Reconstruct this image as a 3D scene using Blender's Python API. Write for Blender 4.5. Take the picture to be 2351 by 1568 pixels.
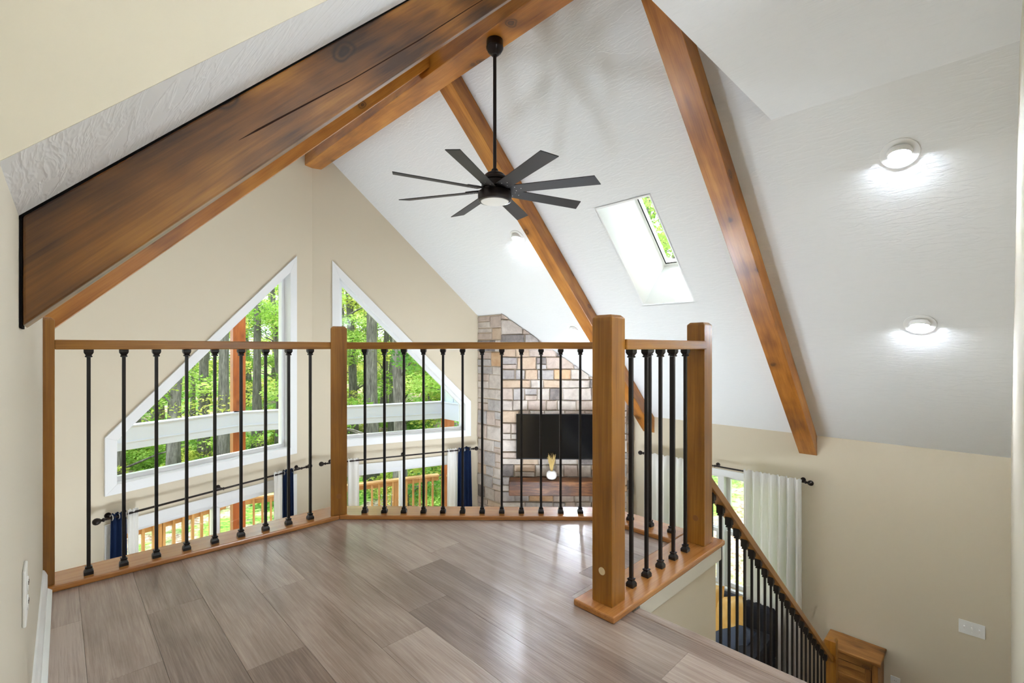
import bpy, bmesh, math, random
from mathutils import Vector, Matrix
from mathutils.geometry import tessellate_polygon

for o in list(bpy.data.objects):
    bpy.data.objects.remove(o, do_unlink=True)
SC = bpy.context.scene
COL = SC.collection
R = math.radians

# ------------------------------------------------------------------ camera
cam = bpy.data.cameras.new('camera')
cam.sensor_width = 36.0
cam.lens = 1082.8 / 2351.0 * 36.0
cam.shift_y = 15.24 / 2351.0
cam.clip_start = 0.01
cam.clip_end = 300
cam_o = bpy.data.objects.new('camera', cam)
COL.objects.link(cam_o)
cam_o.location = (0, 0, 1.0)
cam_o.rotation_euler = (R(90), 0, -R(44.09))
SC.camera = cam_o

# ------------------------------------------------------------------ sky, sun, exposure
W = bpy.data.worlds.new('world')
SC.world = W
W.use_nodes = True
bg = W.node_tree.nodes['Background']
bg.inputs['Color'].default_value = (0.80, 0.90, 1.0, 1)
bg.inputs['Strength'].default_value = 1.65
sun = bpy.data.lights.new('sun', 'SUN')
sun.energy = 3.5
sun.angle = R(1.0)
sun.color = (1.0, 0.95, 0.86)
sun_o = bpy.data.objects.new('sun', sun)
COL.objects.link(sun_o)
sun_o.rotation_euler = Vector((-0.16, -0.36, -0.92)).to_track_quat('-Z', 'Y').to_euler()
sun_o.location = (6, 12, 20)
SC.view_settings.view_transform = 'Standard'
SC.view_settings.look = 'None'
SC.view_settings.gamma = 1.0
SC.view_settings.use_curve_mapping = False
SC.view_settings.exposure = 1.24
CY = SC.cycles       # light-path depth, kept modest so the full frame renders in good time
CY.max_bounces = 6
CY.use_light_tree = False
CY.diffuse_bounces = 4
CY.glossy_bounces = 3
CY.transmission_bounces = 3
CY.transparent_max_bounces = 10
CY.use_adaptive_sampling = True
CY.adaptive_threshold = 0.08
CY.adaptive_min_samples = 24
LAMP = 330.0         # radiance of the ceiling downlights
FILL_HALL = 27.5          # radiance of the added, unseen fill globe behind the camera
FILL_BOWL = 35.0        # radiance of the added, unseen fill bowls on the lower floor

# ------------------------------------------------------------------ house constants (metres, z = 0 loft floor)
XW, XL = 5.70, -1.184            # side walls of the great room
RA, RB = 5.788, 1.307            # right roof z = RA - x, left roof z = RB + x
XR, YP = 2.258, 5.841            # ridge line, prow tip
AL = R(18.01); CA, SA, TA = math.cos(AL), math.sin(AL), math.tan(AL)
ZL = -2.63                       # lower floor
ZC = 2.471                       # flat ceiling of the loft hall
YF = 1.021                       # far edge of that ceiling
YD = 0.94                        # dormer cheek wall
XRIDGE = (RA - RB) / 2

# ------------------------------------------------------------------ helpers
ORG = {}

def srgb(r, g, b):
    return tuple(((c / 255) / 12.92 if c / 255 <= 0.04045 else ((c / 255 + 0.055) / 1.055) ** 2.4) for c in (r, g, b)) + (1.0,)

def tag(o, label=None, cat=None, group=None, kind=None):
    if label: o['label'] = label
    if cat: o['category'] = cat
    if group: o['group'] = group
    if kind: o['kind'] = kind
    return o

def empty(name, loc, label=None, cat=None, group=None, kind=None):
    o = bpy.data.objects.new(name, None)
    COL.objects.link(o)
    o.location = loc
    o.empty_display_size = 0.1
    ORG[o.name] = Vector(loc)
    return tag(o, label, cat, group, kind)

class MB:
    def __init__(s):
        s.v, s.f, s.g = [], [], []
    def add(s, vs, fs, gs=None):
        n = len(s.v)
        s.v += [Vector(p) for p in vs]
        s.g += [Vector(p) for p in (gs or vs)]
        s.f += [tuple(i + n for i in f) for f in fs]
        return s
    def box(s, c, size, rot=None, grain=0, off=None):
        """box at centre c; grain = axis of the wood grain"""
        c = Vector(c)
        hx, hy, hz = (d / 2 for d in size)
        rot = rot or Matrix.Identity(3)
        if off is None:
            off = Vector((random.uniform(-20, 20), random.uniform(-20, 20), random.uniform(-20, 20)))
        vs, gs = [], []
        for x in (-hx, hx):
            for y in (-hy, hy):
                for z in (-hz, hz):
                    p = Vector((x, y, z))
                    vs.append(c + rot @ p)
                    q = (x, y, z)
                    gs.append(Vector((q[grain], q[(grain + 1) % 3], q[(grain + 2) % 3])) + off)
        return s.add(vs, [(0, 1, 3, 2), (4, 6, 7, 5), (0, 4, 5, 1), (2, 3, 7, 6), (0, 2, 6, 4), (1, 5, 7, 3)], gs)
    def span(s, a, b, grain=0):
        """box between two corners"""
        return s.box([(a[i] + b[i]) / 2 for i in range(3)], [abs(b[i] - a[i]) for i in range(3)], None, grain)
    def prism(s, poly, z0, z1, grain=(1, 0)):
        """vertical prism of an xy polygon, grain = xy direction"""
        n = len(poly)
        d = Vector(grain).normalized()
        off = Vector((random.uniform(-20, 20), random.uniform(-20, 20), 0))
        vs = [(p[0], p[1], z0) for p in poly] + [(p[0], p[1], z1) for p in poly]
        gs = [Vector((p[0] * d.x + p[1] * d.y, -p[0] * d.y + p[1] * d.x, p[2])) + off for p in vs]
        fs = [tuple(range(n - 1, -1, -1)), tuple(range(n, 2 * n))]
        fs += [(i, (i + 1) % n, n + (i + 1) % n, n + i) for i in range(n)]
        return s.add(vs, fs, gs)
    def sweep_prism(s, poly3, vec, grain=None):
        """prism of a planar 3-D polygon pushed along vec"""
        n = len(poly3)
        vec = Vector(vec)
        vs = [Vector(p) for p in poly3] + [Vector(p) + vec for p in poly3]
        g = None
        if grain:
            d = Vector(grain).normalized()
            e = vec.normalized()
            h = d.cross(e)
            off = Vector((random.uniform(-20, 20), random.uniform(-20, 20), random.uniform(-20, 20)))
            g = [Vector((p.dot(d), p.dot(h), p.dot(e))) + off for p in vs]
        fs = [tuple(range(n - 1, -1, -1)), tuple(range(n, 2 * n))]
        fs += [(i, (i + 1) % n, n + (i + 1) % n, n + i) for i in range(n)]
        return s.add(vs, fs, g)
    def lathe(s, prof, c=(0, 0, 0), axis=(0, 0, 1), n=24):
        """prof = [(r, h)...] turned about axis at c"""
        ax = Vector(axis).normalized()
        q = Vector((0, 0, 1)).rotation_difference(ax).to_matrix()
        c = Vector(c)
        vs, fs = [], []
        for r, h in prof:
            for i in range(n):
                a = 2 * math.pi * i / n
                vs.append(c + q @ Vector((r * math.cos(a), r * math.sin(a), h)))
        m = len(prof)
        for j in range(m - 1):
            for i in range(n):
                k = (i + 1) % n
                fs.append((j * n + i, j * n + k, (j + 1) * n + k, (j + 1) * n + i))
        if prof[0][0] > 1e-5: fs.append(tuple(range(n - 1, -1, -1)))
        if prof[-1][0] > 1e-5: fs.append(tuple((m - 1) * n + i for i in range(n)))
        return s.add(vs, fs)
    def tube(s, pts, r, n=10):
        pts = [Vector(p) for p in pts]
        rs = r if isinstance(r, (list, tuple)) else [r] * len(pts)
        vs, fs = [], []
        for j, p in enumerate(pts):
            d = (pts[min(j + 1, len(pts) - 1)] - pts[max(j - 1, 0)]).normalized()
            q = Vector((0, 0, 1)).rotation_difference(d).to_matrix()
            for i in range(n):
                a = 2 * math.pi * i / n
                vs.append(p + q @ Vector((rs[j] * math.cos(a), rs[j] * math.sin(a), 0)))
        for j in range(len(pts) - 1):
            for i in range(n):
                k = (i + 1) % n
                fs.append((j * n + i, j * n + k, (j + 1) * n + k, (j + 1) * n + i))
        fs.append(tuple(range(n - 1, -1, -1)))
        fs.append(tuple((len(pts) - 1) * n + i for i in range(n)))
        return s.add(vs, fs)
    def panel(s, O, U, V, outer, holes, T):
        """planar sheet with holes: points O + u U + v V, thickness vector T"""
        O, U, V, T = Vector(O), Vector(U), Vector(V), Vector(T)
        loops = [outer] + list(holes)
        tess = tessellate_polygon([[Vector((p[0], p[1], 0)) for p in l] for l in loops])
        flat = [p for l in loops for p in l]
        n = len(flat)
        vs = [O + p[0] * U + p[1] * V for p in flat]
        vs += [p + T for p in vs]
        fs = [tuple(t) for t in tess] + [tuple(i + n for i in reversed(t)) for t in tess]
        b = 0
        for l in loops:
            m = len(l)
            fs += [(b + i, b + (i + 1) % m, n + b + (i + 1) % m, n + b + i) for i in range(m)]
            b += m
        return s.add(vs, fs)
    def mesh(s, name, org=Vector((0, 0, 0)), smooth=False, weld=False):
        me = bpy.data.meshes.new(name)
        me.from_pydata([tuple(p - org) for p in s.v], [], s.f)
        at = me.attributes.new('gr', 'FLOAT_VECTOR', 'POINT')
        at.data.foreach_set('vector', [c for p in s.g for c in p])
        bm = bmesh.new(); bm.from_mesh(me)
        if weld: bmesh.ops.remove_doubles(bm, verts=bm.verts, dist=1e-5)
        bmesh.ops.recalc_face_normals(bm, faces=bm.faces)
        for f in bm.faces: f.smooth = smooth
        bm.to_mesh(me); bm.free()
        return me
    def build(s, name, mat, parent=None, smooth=False, bevel=0, org=None, recalc=True):
        if parent is not None:
            p = parent
            while p.parent: p = p.parent
            o_ = ORG.get(p.name, Vector((0, 0, 0)))
        else:
            o_ = Vector(org) if org is not None else Vector((0, 0, 0))
        me = s.mesh(name, o_, smooth)
        me.materials.append(mat)
        o = bpy.data.objects.new(name, me)
        COL.objects.link(o)
        if parent is not None:
            o.parent = parent
        else:
            o.location = o_
            ORG[o.name] = o_
        if bevel:
            m = o.modifiers.new('bevel', 'BEVEL')
            m.width = bevel; m.segments = 2; m.limit_method = 'ANGLE'; m.angle_limit = R(40)
            if hasattr(m, 'harden_normals'): m.harden_normals = False
        if smooth:
            try:
                me.set_sharp_from_angle(angle=R(42))
            except Exception:
                pass
        return o

def link_copy(o, parent=None):
    c = o.copy()
    COL.objects.link(c)
    c.parent = parent
    for ch in list(o.children):
        link_copy(ch, c)
    return c

# ------------------------------------------------------------------ materials
MATS = {}

def newmat(name):
    m = bpy.data.materials.new(name)
    m.use_nodes = True
    nt = m.node_tree
    b = nt.nodes['Principled BSDF']
    MATS[name] = m
    return m, nt, b

def N(nt, t, **kw):
    n = nt.nodes.new(t)
    for k, v in kw.items():
        if k in n.inputs: n.inputs[k].default_value = v
        else: setattr(n, k, v)
    return n

def plain(name, col, rough=0.5, metal=0.0, spec=0.5, bump=None, coat=0.0):
    m, nt, b = newmat(name)
    b.inputs['Base Color'].default_value = col
    b.inputs['Roughness'].default_value = rough
    b.inputs['Metallic'].default_value = metal
    b.inputs['Specular IOR Level'].default_value = spec
    b.inputs['Coat Weight'].default_value = coat
    if bump:
        scale, strength, dist = bump
        tc = N(nt, 'ShaderNodeTexCoord')
        no = N(nt, 'ShaderNodeTexNoise', Scale=scale, Detail=3.0)
        bu = N(nt, 'ShaderNodeBump', Strength=strength, Distance=dist)
        nt.links.new(tc.outputs['Object'], no.inputs['Vector'])
        nt.links.new(no.outputs['Fac'], bu.inputs['Height'])
        nt.links.new(bu.outputs['Normal'], b.inputs['Normal'])
    return m

def ramp(nt, stops):
    r = N(nt, 'ShaderNodeValToRGB')
    cr = r.color_ramp
    while len(cr.elements) < len(stops): cr.elements.new(0.5)
    for e, (p, c) in zip(cr.elements, stops):
        e.position = p; e.color = c
    return r

def wood(name, dark, mid, light, rough=0.35, coat=0.25, knots=0.6, gx=1.0, gy=11.0, blotch=0.35, rnd=0.0, fine=0.35, bumps=0.15, cont=0.16):
    m, nt, b = newmat(name)
    L = nt.links.new
    at = N(nt, 'ShaderNodeAttribute'); at.attribute_name = 'gr'
    vec = at.outputs['Vector']
    if rnd:
        oi = N(nt, 'ShaderNodeObjectInfo')
        mul = N(nt, 'ShaderNodeMath', operation='MULTIPLY'); mul.inputs[1].default_value = 37.0
        L(oi.outputs['Random'], mul.inputs[0])
        ad = N(nt, 'ShaderNodeVectorMath', operation='ADD')
        L(vec, ad.inputs[0]); L(mul.outputs[0], ad.inputs[1])
        vec = ad.outputs[0]
    mp = N(nt, 'ShaderNodeMapping'); mp.inputs['Scale'].default_value = (gx, gy, gy)
    L(vec, mp.inputs['Vector'])
    n1 = N(nt, 'ShaderNodeTexNoise', Scale=1.6, Detail=5.0, Roughness=0.6, Distortion=0.8)
    L(mp.outputs[0], n1.inputs['Vector'])
    mp2 = N(nt, 'ShaderNodeMapping'); mp2.inputs['Scale'].default_value = (gx * 3.0, gy * 9, gy * 9)
    L(vec, mp2.inputs['Vector'])
    n2 = N(nt, 'ShaderNodeTexNoise', Scale=1.5, Detail=4.0, Roughness=0.65)
    L(mp2.outputs[0], n2.inputs['Vector'])
    n3 = N(nt, 'ShaderNodeTexNoise', Scale=2.6, Detail=2.0)
    mp3 = N(nt, 'ShaderNodeMapping'); mp3.inputs['Scale'].default_value = (1.0, 2.2, 2.2)
    L(vec, mp3.inputs['Vector']); L(mp3.outputs[0], n3.inputs['Vector'])
    mx = N(nt, 'ShaderNodeMix'); mx.data_type = 'FLOAT'; mx.inputs[0].default_value = fine
    L(n1.outputs['Fac'], mx.inputs[2]); L(n2.outputs['Fac'], mx.inputs[3])
    mx2 = N(nt, 'ShaderNodeMix'); mx2.data_type = 'FLOAT'; mx2.inputs[0].default_value = blotch
    L(mx.outputs[0], mx2.inputs[2]); L(n3.outputs['Fac'], mx2.inputs[3])
    val = mx2.outputs[0]
    if rnd:
        sb = N(nt, 'ShaderNodeMath', operation='MULTIPLY_ADD'); sb.inputs[1].default_value = rnd; sb.inputs[2].default_value = -rnd / 2
        L(oi.outputs['Random'], sb.inputs[0])
        ad2 = N(nt, 'ShaderNodeMath', operation='ADD')
        L(val, ad2.inputs[0]); L(sb.outputs[0], ad2.inputs[1])
        val = ad2.outputs[0]
    rp = ramp(nt, [(0.5 - cont, dark), (0.5, mid), (0.5 + cont, light)])
    L(val, rp.inputs['Fac'])
    col = rp.outputs['Color']
    if knots:
        mk = N(nt, 'ShaderNodeMapping'); mk.inputs['Scale'].default_value = (3.2, 5.6, 3.4)
        L(vec, mk.inputs['Vector'])
        nd = N(nt, 'ShaderNodeTexNoise', Scale=3.0, Detail=1.0)
        L(mk.outputs[0], nd.inputs['Vector'])
        sc_ = N(nt, 'ShaderNodeVectorMath', operation='SCALE'); sc_.inputs['Scale'].default_value = 0.16
        L(nd.outputs['Color'], sc_.inputs[0])
        av = N(nt, 'ShaderNodeVectorMath', operation='ADD')
        L(mk.outputs[0], av.inputs[0]); L(sc_.outputs[0], av.inputs[1])
        vo = N(nt, 'ShaderNodeTexVoronoi', Scale=1.0); vo.inputs['Randomness'].default_value = 1.0
        L(av.outputs[0], vo.inputs['Vector'])
        kr = ramp(nt, [(0.0, (.75,) * 3 + (1,)), (0.07, (1, 1, 1, 1)), (0.095, (.45,) * 3 + (1,)), (0.125, (.9,) * 3 + (1,)), (0.16, (.32,) * 3 + (1,)), (0.34, (0, 0, 0, 1))])
        L(vo.outputs['Distance'], kr.inputs['Fac'])
        km = N(nt, 'ShaderNodeMath', operation='MULTIPLY'); km.inputs[1].default_value = knots
        L(kr.outputs['Color'], km.inputs[0])
        mc = N(nt, 'ShaderNodeMix'); mc.data_type = 'RGBA'
        L(km.outputs[0], mc.inputs[0]); L(col, mc.inputs[6])
        mc.inputs[7].default_value = tuple(c * 0.32 for c in dark[:3]) + (1,)
        col = mc.outputs[2]
    L(col, b.inputs['Base Color'])
    b.inputs['Roughness'].default_value = rough
    b.inputs['Coat Weight'].default_value = coat
    b.inputs['Coat Roughness'].default_value = 0.24
    if bumps:
        bu = N(nt, 'ShaderNodeBump', Strength=bumps, Distance=0.004)
        L(mx.outputs[0], bu.inputs['Height'])
        L(bu.outputs['Normal'], b.inputs['Normal'])
    return m

M = {}
M['wall'] = plain('wall_paint', srgb(214, 202, 178), 0.75, spec=0.25, bump=(160, 0.05, 0.002))
M['wallw'] = plain('wall_paint_pale', srgb(216, 208, 190), 0.75, spec=0.25, bump=(160, 0.05, 0.002))
M['white'] = plain('white_trim_paint', srgb(236, 236, 233), 0.35, spec=0.45)
M['vinyl'] = plain('white_vinyl', srgb(240, 241, 241), 0.3)
M['black'] = plain('black_iron', srgb(24, 20, 18), 0.40, spec=0.45)
M['bronze'] = plain('oil_rubbed_bronze', srgb(38, 29, 25), 0.32, metal=0.55, spec=0.5)
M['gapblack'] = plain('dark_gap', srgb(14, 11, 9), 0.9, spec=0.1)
M['crack'] = plain('dark_wood_crack', srgb(46, 24, 8), 0.8, spec=0.2)
M['plastic'] = plain('white_plastic', srgb(238, 237, 232), 0.35)
M['slot'] = plain('dark_slot', srgb(70, 66, 60), 0.6)
M['tvscreen'] = plain('tv_screen', srgb(5, 5, 8), 0.12, spec=0.5)
M['tvbody'] = plain('tv_bezel', srgb(10, 10, 11), 0.35)
M['ceramic'] = plain('white_ceramic', srgb(240, 238, 234), 0.25, coat=0.4)
M['mortar'] = plain('mortar', srgb(204, 188, 168), 0.95, spec=0.1, bump=(60, 0.4, 0.01))
M['navy'] = plain('navy_cloth', srgb(24, 38, 66), 0.9, spec=0.1, bump=(400, 0.3, 0.002))
M['sofa'] = plain('charcoal_cloth', srgb(48, 49, 54), 0.95, spec=0.1, bump=(300, 0.4, 0.003))
M['sofa2'] = plain('slate_blue_cloth', srgb(74, 81, 94), 0.95, spec=0.1, bump=(300, 0.4, 0.003))
M['grommet'] = plain('grommet_metal', srgb(190, 188, 184), 0.3, metal=0.9)
M['subfloor'] = plain('painted_fascia', srgb(222, 212, 194), 0.7)
M['lower'] = plain('lower_floor', srgb(150, 126, 104), 0.4)
M['fascia'] = plain('white_fascia_metal', srgb(190, 199, 218), 0.5)
M['siding'] = plain('pale_green_siding', srgb(188, 198, 192), 0.6)
M['plate'] = plain('button_plug_pale', srgb(226, 206, 160), 0.5)
M['plugw'] = plain('button_plug_wood', srgb(150, 98, 46), 0.45)

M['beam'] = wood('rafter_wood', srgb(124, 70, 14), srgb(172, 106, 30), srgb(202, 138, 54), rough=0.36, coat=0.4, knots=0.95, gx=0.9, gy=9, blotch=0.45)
M['beam_shaded'] = wood('shaded_rafter_wood', srgb(62, 34, 8), srgb(120, 73, 16), srgb(164, 110, 36), rough=0.38, coat=0.3, knots=0.95, gx=0.7, gy=7, blotch=0.55, cont=0.11)  # same timber as the other rafters, with its shade put into the colours
M['rail'] = wood('rail_wood', srgb(112, 69, 14), srgb(155, 100, 28), srgb(184, 128, 46), rough=0.3, coat=0.4, knots=0.0, gx=0.8, gy=14, blotch=0.3)
M['plat'] = wood('base_plate_wood', srgb(156, 98, 44), srgb(184, 122, 60), srgb(206, 146, 82), rough=0.26, coat=0.6, knots=0.0, gx=0.8, gy=14, blotch=0.25, bumps=0.05)
M['mantel'] = wood('mantel_wood', srgb(46, 24, 10), srgb(88, 50, 22), srgb(150, 98, 48), rough=0.5, coat=0.1, knots=0.5, gx=2.0, gy=14, blotch=0.3)
M['cabinet'] = wood('cabinet_wood', srgb(92, 56, 22), srgb(150, 98, 42), srgb(182, 128, 64), rough=0.5, coat=0.15, knots=0.6, gx=1.5, gy=12)
M['floor'] = wood('plank_wood', srgb(122, 102, 89), srgb(158, 138, 124), srgb(186, 169, 156), rough=0.34, coat=0.55, knots=0.0, gx=1.3, gy=15, blotch=0.3, rnd=0.26, fine=0.55, bumps=0.35)
M['deck'] = wood('deck_rail_wood', srgb(150, 110, 66), srgb(182, 142, 92), srgb(204, 168, 118), rough=0.55, coat=0.0, knots=0.2, gx=1.0, gy=12)
M['post'] = wood('porch_post_wood', srgb(124, 60, 24), srgb(152, 80, 34), srgb(176, 102, 50), rough=0.45, coat=0.1, knots=0.5, gx=1.0, gy=9)
M['blade'] = wood('fan_blade_wood', srgb(17, 13, 11), srgb(27, 21, 18), srgb(44, 36, 31), rough=0.5, coat=0.0, knots=0.0, gx=2.0, gy=30, fine=0.6)

def ceiling_mat():
    m, nt, b = newmat('textured_ceiling_paint')
    L = nt.links.new
    b.inputs['Base Color'].default_value = srgb(232, 232, 230)
    b.inputs['Roughness'].default_value = 0.7
    b.inputs['Specular IOR Level'].default_value = 0.25
    tc = N(nt, 'ShaderNodeTexCoord')
    mp = N(nt, 'ShaderNodeMapping'); mp.inputs['Scale'].default_value = (26, 5.5, 26)
    L(tc.outputs['Object'], mp.inputs['Vector'])
    n = N(nt, 'ShaderNodeTexNoise', Scale=1.0, Detail=3.0, Roughness=0.55, Distortion=0.35)
    L(mp.outputs[0], n.inputs['Vector'])
    r = ramp(nt, [(0.42, (0, 0, 0, 1)), (0.5, (1, 1, 1, 1)), (0.60, (0.3, 0.3, 0.3, 1))])
    L(n.outputs['Fac'], r.inputs['Fac'])
    bu = N(nt, 'ShaderNodeBump', Strength=0.26, Distance=0.006)
    L(r.outputs['Color'], bu.inputs['Height'])
    L(bu.outputs['Normal'], b.inputs['Normal'])
    return m
M['ceil'] = ceiling_mat()

def stone(name, a, c_):
    m, nt, b = newmat(name)
    L = nt.links.new
    tc = N(nt, 'ShaderNodeTexCoord')
    n = N(nt, 'ShaderNodeTexNoise', Scale=9.0, Detail=6.0, Roughness=0.65, Distortion=0.4)
    L(tc.outputs['Object'], n.inputs['Vector'])
    r = ramp(nt, [(0.3, a), (0.65, c_)])
    L(n.outputs['Fac'], r.inputs['Fac'])
    L(r.outputs['Color'], b.inputs['Base Color'])
    b.inputs['Roughness'].default_value = 0.9
    b.inputs['Specular IOR Level'].default_value = 0.2
    bu = N(nt, 'ShaderNodeBump', Strength=0.7, Distance=0.015)
    L(n.outputs['Fac'], bu.inputs['Height'])
    L(bu.outputs['Normal'], b.inputs['Normal'])
    return m
STONES = [(stone('stone_cream', srgb(176, 164, 153), srgb(208, 198, 187)), 6),
          (stone('stone_rose', srgb(172, 155, 142), srgb(200, 184, 171)), 5),
          (stone('stone_grey', srgb(152, 145, 141), srgb(188, 181, 175)), 3.5),
          (stone('stone_tan', srgb(180, 155, 131), srgb(202, 181, 158)), 1.5),
          (stone('stone_dark', srgb(106, 99, 96), srgb(148, 139, 134)), 0.7),
          (stone('stone_rust', srgb(182, 144, 106), srgb(202, 170, 136)), 0.5)]

def glass_mat():
    m = bpy.data.materials.new('window_glass')
    m.use_nodes = True
    nt = m.node_tree
    nt.nodes.clear()
    out = N(nt, 'ShaderNodeOutputMaterial')
    tr = N(nt, 'ShaderNodeBsdfTransparent'); tr.inputs['Color'].default_value = (0.97, 0.985, 0.98, 1)
    gl = N(nt, 'ShaderNodeBsdfGlossy'); gl.inputs['Roughness'].default_value = 0.02
    fr = N(nt, 'ShaderNodeFresnel', IOR=1.12)
    mx = N(nt, 'ShaderNodeMixShader')
    nt.links.new(fr.outputs[0], mx.inputs[0])
    nt.links.new(tr.outputs[0], mx.inputs[1]); nt.links.new(gl.outputs[0], mx.inputs[2])
    nt.links.new(mx.outputs[0], out.inputs[0])
    return m
M['glass'] = glass_mat()

def emit(name, col, st):
    m = bpy.data.materials.new(name)
    m.use_nodes = True
    nt = m.node_tree
    b = nt.nodes['Principled BSDF']
    b.inputs['Base Color'].default_value = (0.8, 0.8, 0.8, 1)
    b.inputs['Emission Color'].default_value = col
    b.inputs['Emission Strength'].default_value = st
    return m
M['lens'] = emit('downlight_lens', (0.84, 0.945, 1.08, 1), LAMP)
M['hall'] = emit('hall_fill_globe', (0.84, 0.945, 1.08, 1), FILL_HALL)
M['fill_bowl'] = emit('fill_bowl_diffuser', (0.84, 0.945, 1.08, 1), FILL_BOWL)
M['fanlens'] = plain('frosted_fan_lens', srgb(226, 222, 212), 0.4)

def cloth_white():
    m, nt, b = newmat('sheer_white_cloth')
    b.inputs['Base Color'].default_value = srgb(250, 248, 242)
    b.inputs['Roughness'].default_value = 0.9
    tl = N(nt, 'ShaderNodeBsdfTranslucent'); tl.inputs['Color'].default_value = srgb(250, 248, 242)
    mx = N(nt, 'ShaderNodeMixShader'); mx.inputs[0].default_value = 0.35
    nt.links.new(b.outputs[0], mx.inputs[1]); nt.links.new(tl.outputs[0], mx.inputs[2])
    nt.links.new(mx.outputs[0], nt.nodes['Material Output'].inputs[0])
    return m
M['sheer'] = cloth_white()

def pillow_mat():
    m, nt, b = newmat('mustard_cloth')
    tc = N(nt, 'ShaderNodeTexCoord')
    mp = N(nt, 'ShaderNodeMapping'); mp.inputs['Scale'].default_value = (14, 14, 14)
    n = N(nt, 'ShaderNodeTexNoise', Scale=2.2, Detail=2.0, Distortion=1.5)
    nt.links.new(tc.outputs['Object'], n.inputs['Vector'])
    r = ramp(nt, [(0.4, srgb(214, 166, 84)), (0.55, srgb(230, 190, 116)), (0.66, srgb(242, 218, 166))])
    nt.links.new(n.outputs['Fac'], r.inputs['Fac'])
    nt.links.new(r.outputs['Color'], b.inputs['Base Color'])
    b.inputs['Roughness'].default_value = 0.85
    return m
M['mustard'] = pillow_mat()

def leaf_mat(name, a, c_, d):
    m, nt, b = newmat(name)
    L = nt.links.new
    tc = N(nt, 'ShaderNodeTexCoord')
    n = N(nt, 'ShaderNodeTexNoise', Scale=0.9, Detail=3.0)
    L(tc.outputs['Object'], n.inputs['Vector'])
    r = ramp(nt, [(0.32, a), (0.5, c_), (0.66, d)])
    L(n.outputs['Fac'], r.inputs['Fac'])
    L(r.outputs['Color'], b.inputs['Base Color'])
    b.inputs['Roughness'].default_value = 0.6
    b.inputs['Specular IOR Level'].default_value = 0.2
    tl = N(nt, 'ShaderNodeBsdfTranslucent')
    L(r.outputs['Color'], tl.inputs['Color'])
    mx = N(nt, 'ShaderNodeMixShader'); mx.inputs[0].default_value = 0.4
    L(b.outputs[0], mx.inputs[1]); L(tl.outputs[0], mx.inputs[2])
    L(mx.outputs[0], nt.nodes['Material Output'].inputs[0])
    return m
M['leaf'] = leaf_mat('leaf_spring_green', srgb(92, 134, 50), srgb(146, 184, 78), srgb(200, 220, 128))
M['leafy'] = leaf_mat('leaf_yellow_green', srgb(140, 158, 62), srgb(190, 200, 96), srgb(222, 216, 128))
M['leafd'] = leaf_mat('leaf_deep_green', srgb(62, 104, 50), srgb(104, 150, 66), srgb(154, 190, 96))

def bark_mat():
    m, nt, b = newmat('bark')
    L = nt.links.new
    tc = N(nt, 'ShaderNodeTexCoord')
    mp = N(nt, 'ShaderNodeMapping'); mp.inputs['Scale'].default_value = (14, 14, 2.2)
    L(tc.outputs['Object'], mp.inputs['Vector'])
    n = N(nt, 'ShaderNodeTexNoise', Scale=1.2, Detail=5.0, Roughness=0.7)
    L(mp.outputs[0], n.inputs['Vector'])
    r = ramp(nt, [(0.3, srgb(66, 61, 57)), (0.55, srgb(122, 116, 110)), (0.75, srgb(164, 158, 150))])
    L(n.outputs['Fac'], r.inputs['Fac'])
    L(r.outputs['Color'], b.inputs['Base Color'])
    b.inputs['Roughness'].default_value = 0.95
    bu = N(nt, 'ShaderNodeBump', Strength=0.8, Distance=0.03)
    L(n.outputs['Fac'], bu.inputs['Height']); L(bu.outputs['Normal'], b.inputs['Normal'])
    return m
M['bark'] = bark_mat()

def ground_mat():
    m, nt, b = newmat('forest_floor')
    L = nt.links.new
    tc = N(nt, 'ShaderNodeTexCoord')
    n = N(nt, 'ShaderNodeTexNoise', Scale=0.55, Detail=5.0, Roughness=0.65)
    n2 = N(nt, 'ShaderNodeTexNoise', Scale=9.0, Detail=4.0, Roughness=0.7)
    L(tc.outputs['Object'], n.inputs['Vector']); L(tc.outputs['Object'], n2.inputs['Vector'])
    r1 = ramp(nt, [(0.35, srgb(104, 84, 66)), (0.5, srgb(168, 150, 130)), (0.68, srgb(220, 206, 188))])
    r2 = ramp(nt, [(0.35, srgb(60, 110, 34)), (0.55, srgb(124, 172, 60)), (0.7, srgb(176, 206, 98))])
    L(n2.outputs['Fac'], r1.inputs['Fac']); L(n2.outputs['Fac'], r2.inputs['Fac'])
    r3 = ramp(nt, [(0.44, (0, 0, 0, 1)), (0.52, (1, 1, 1, 1))])
    L(n.outputs['Fac'], r3.inputs['Fac'])
    mx = N(nt, 'ShaderNodeMix'); mx.data_type = 'RGBA'
    L(r3.outputs['Color'], mx.inputs[0]); L(r1.outputs['Color'], mx.inputs[6]); L(r2.outputs['Color'], mx.inputs[7])
    L(mx.outputs[2], b.inputs['Base Color'])
    b.inputs['Roughness'].default_value = 0.95
    bu = N(nt, 'ShaderNodeBump', Strength=0.8, Distance=0.08)
    L(n2.outputs['Fac'], bu.inputs['Height']); L(bu.outputs['Normal'], b.inputs['Normal'])
    return m
M['ground'] = ground_mat()
M['grassblade'] = plain('dry_grass', srgb(196, 168, 104), 0.8)

random.seed(11)
def struct(name, mb, mat, parent=None, bevel=0, smooth=False):
    o = mb.build(name, mat, parent, smooth=smooth, bevel=bevel)
    if parent is None: o['kind'] = 'structure'
    return o

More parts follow.
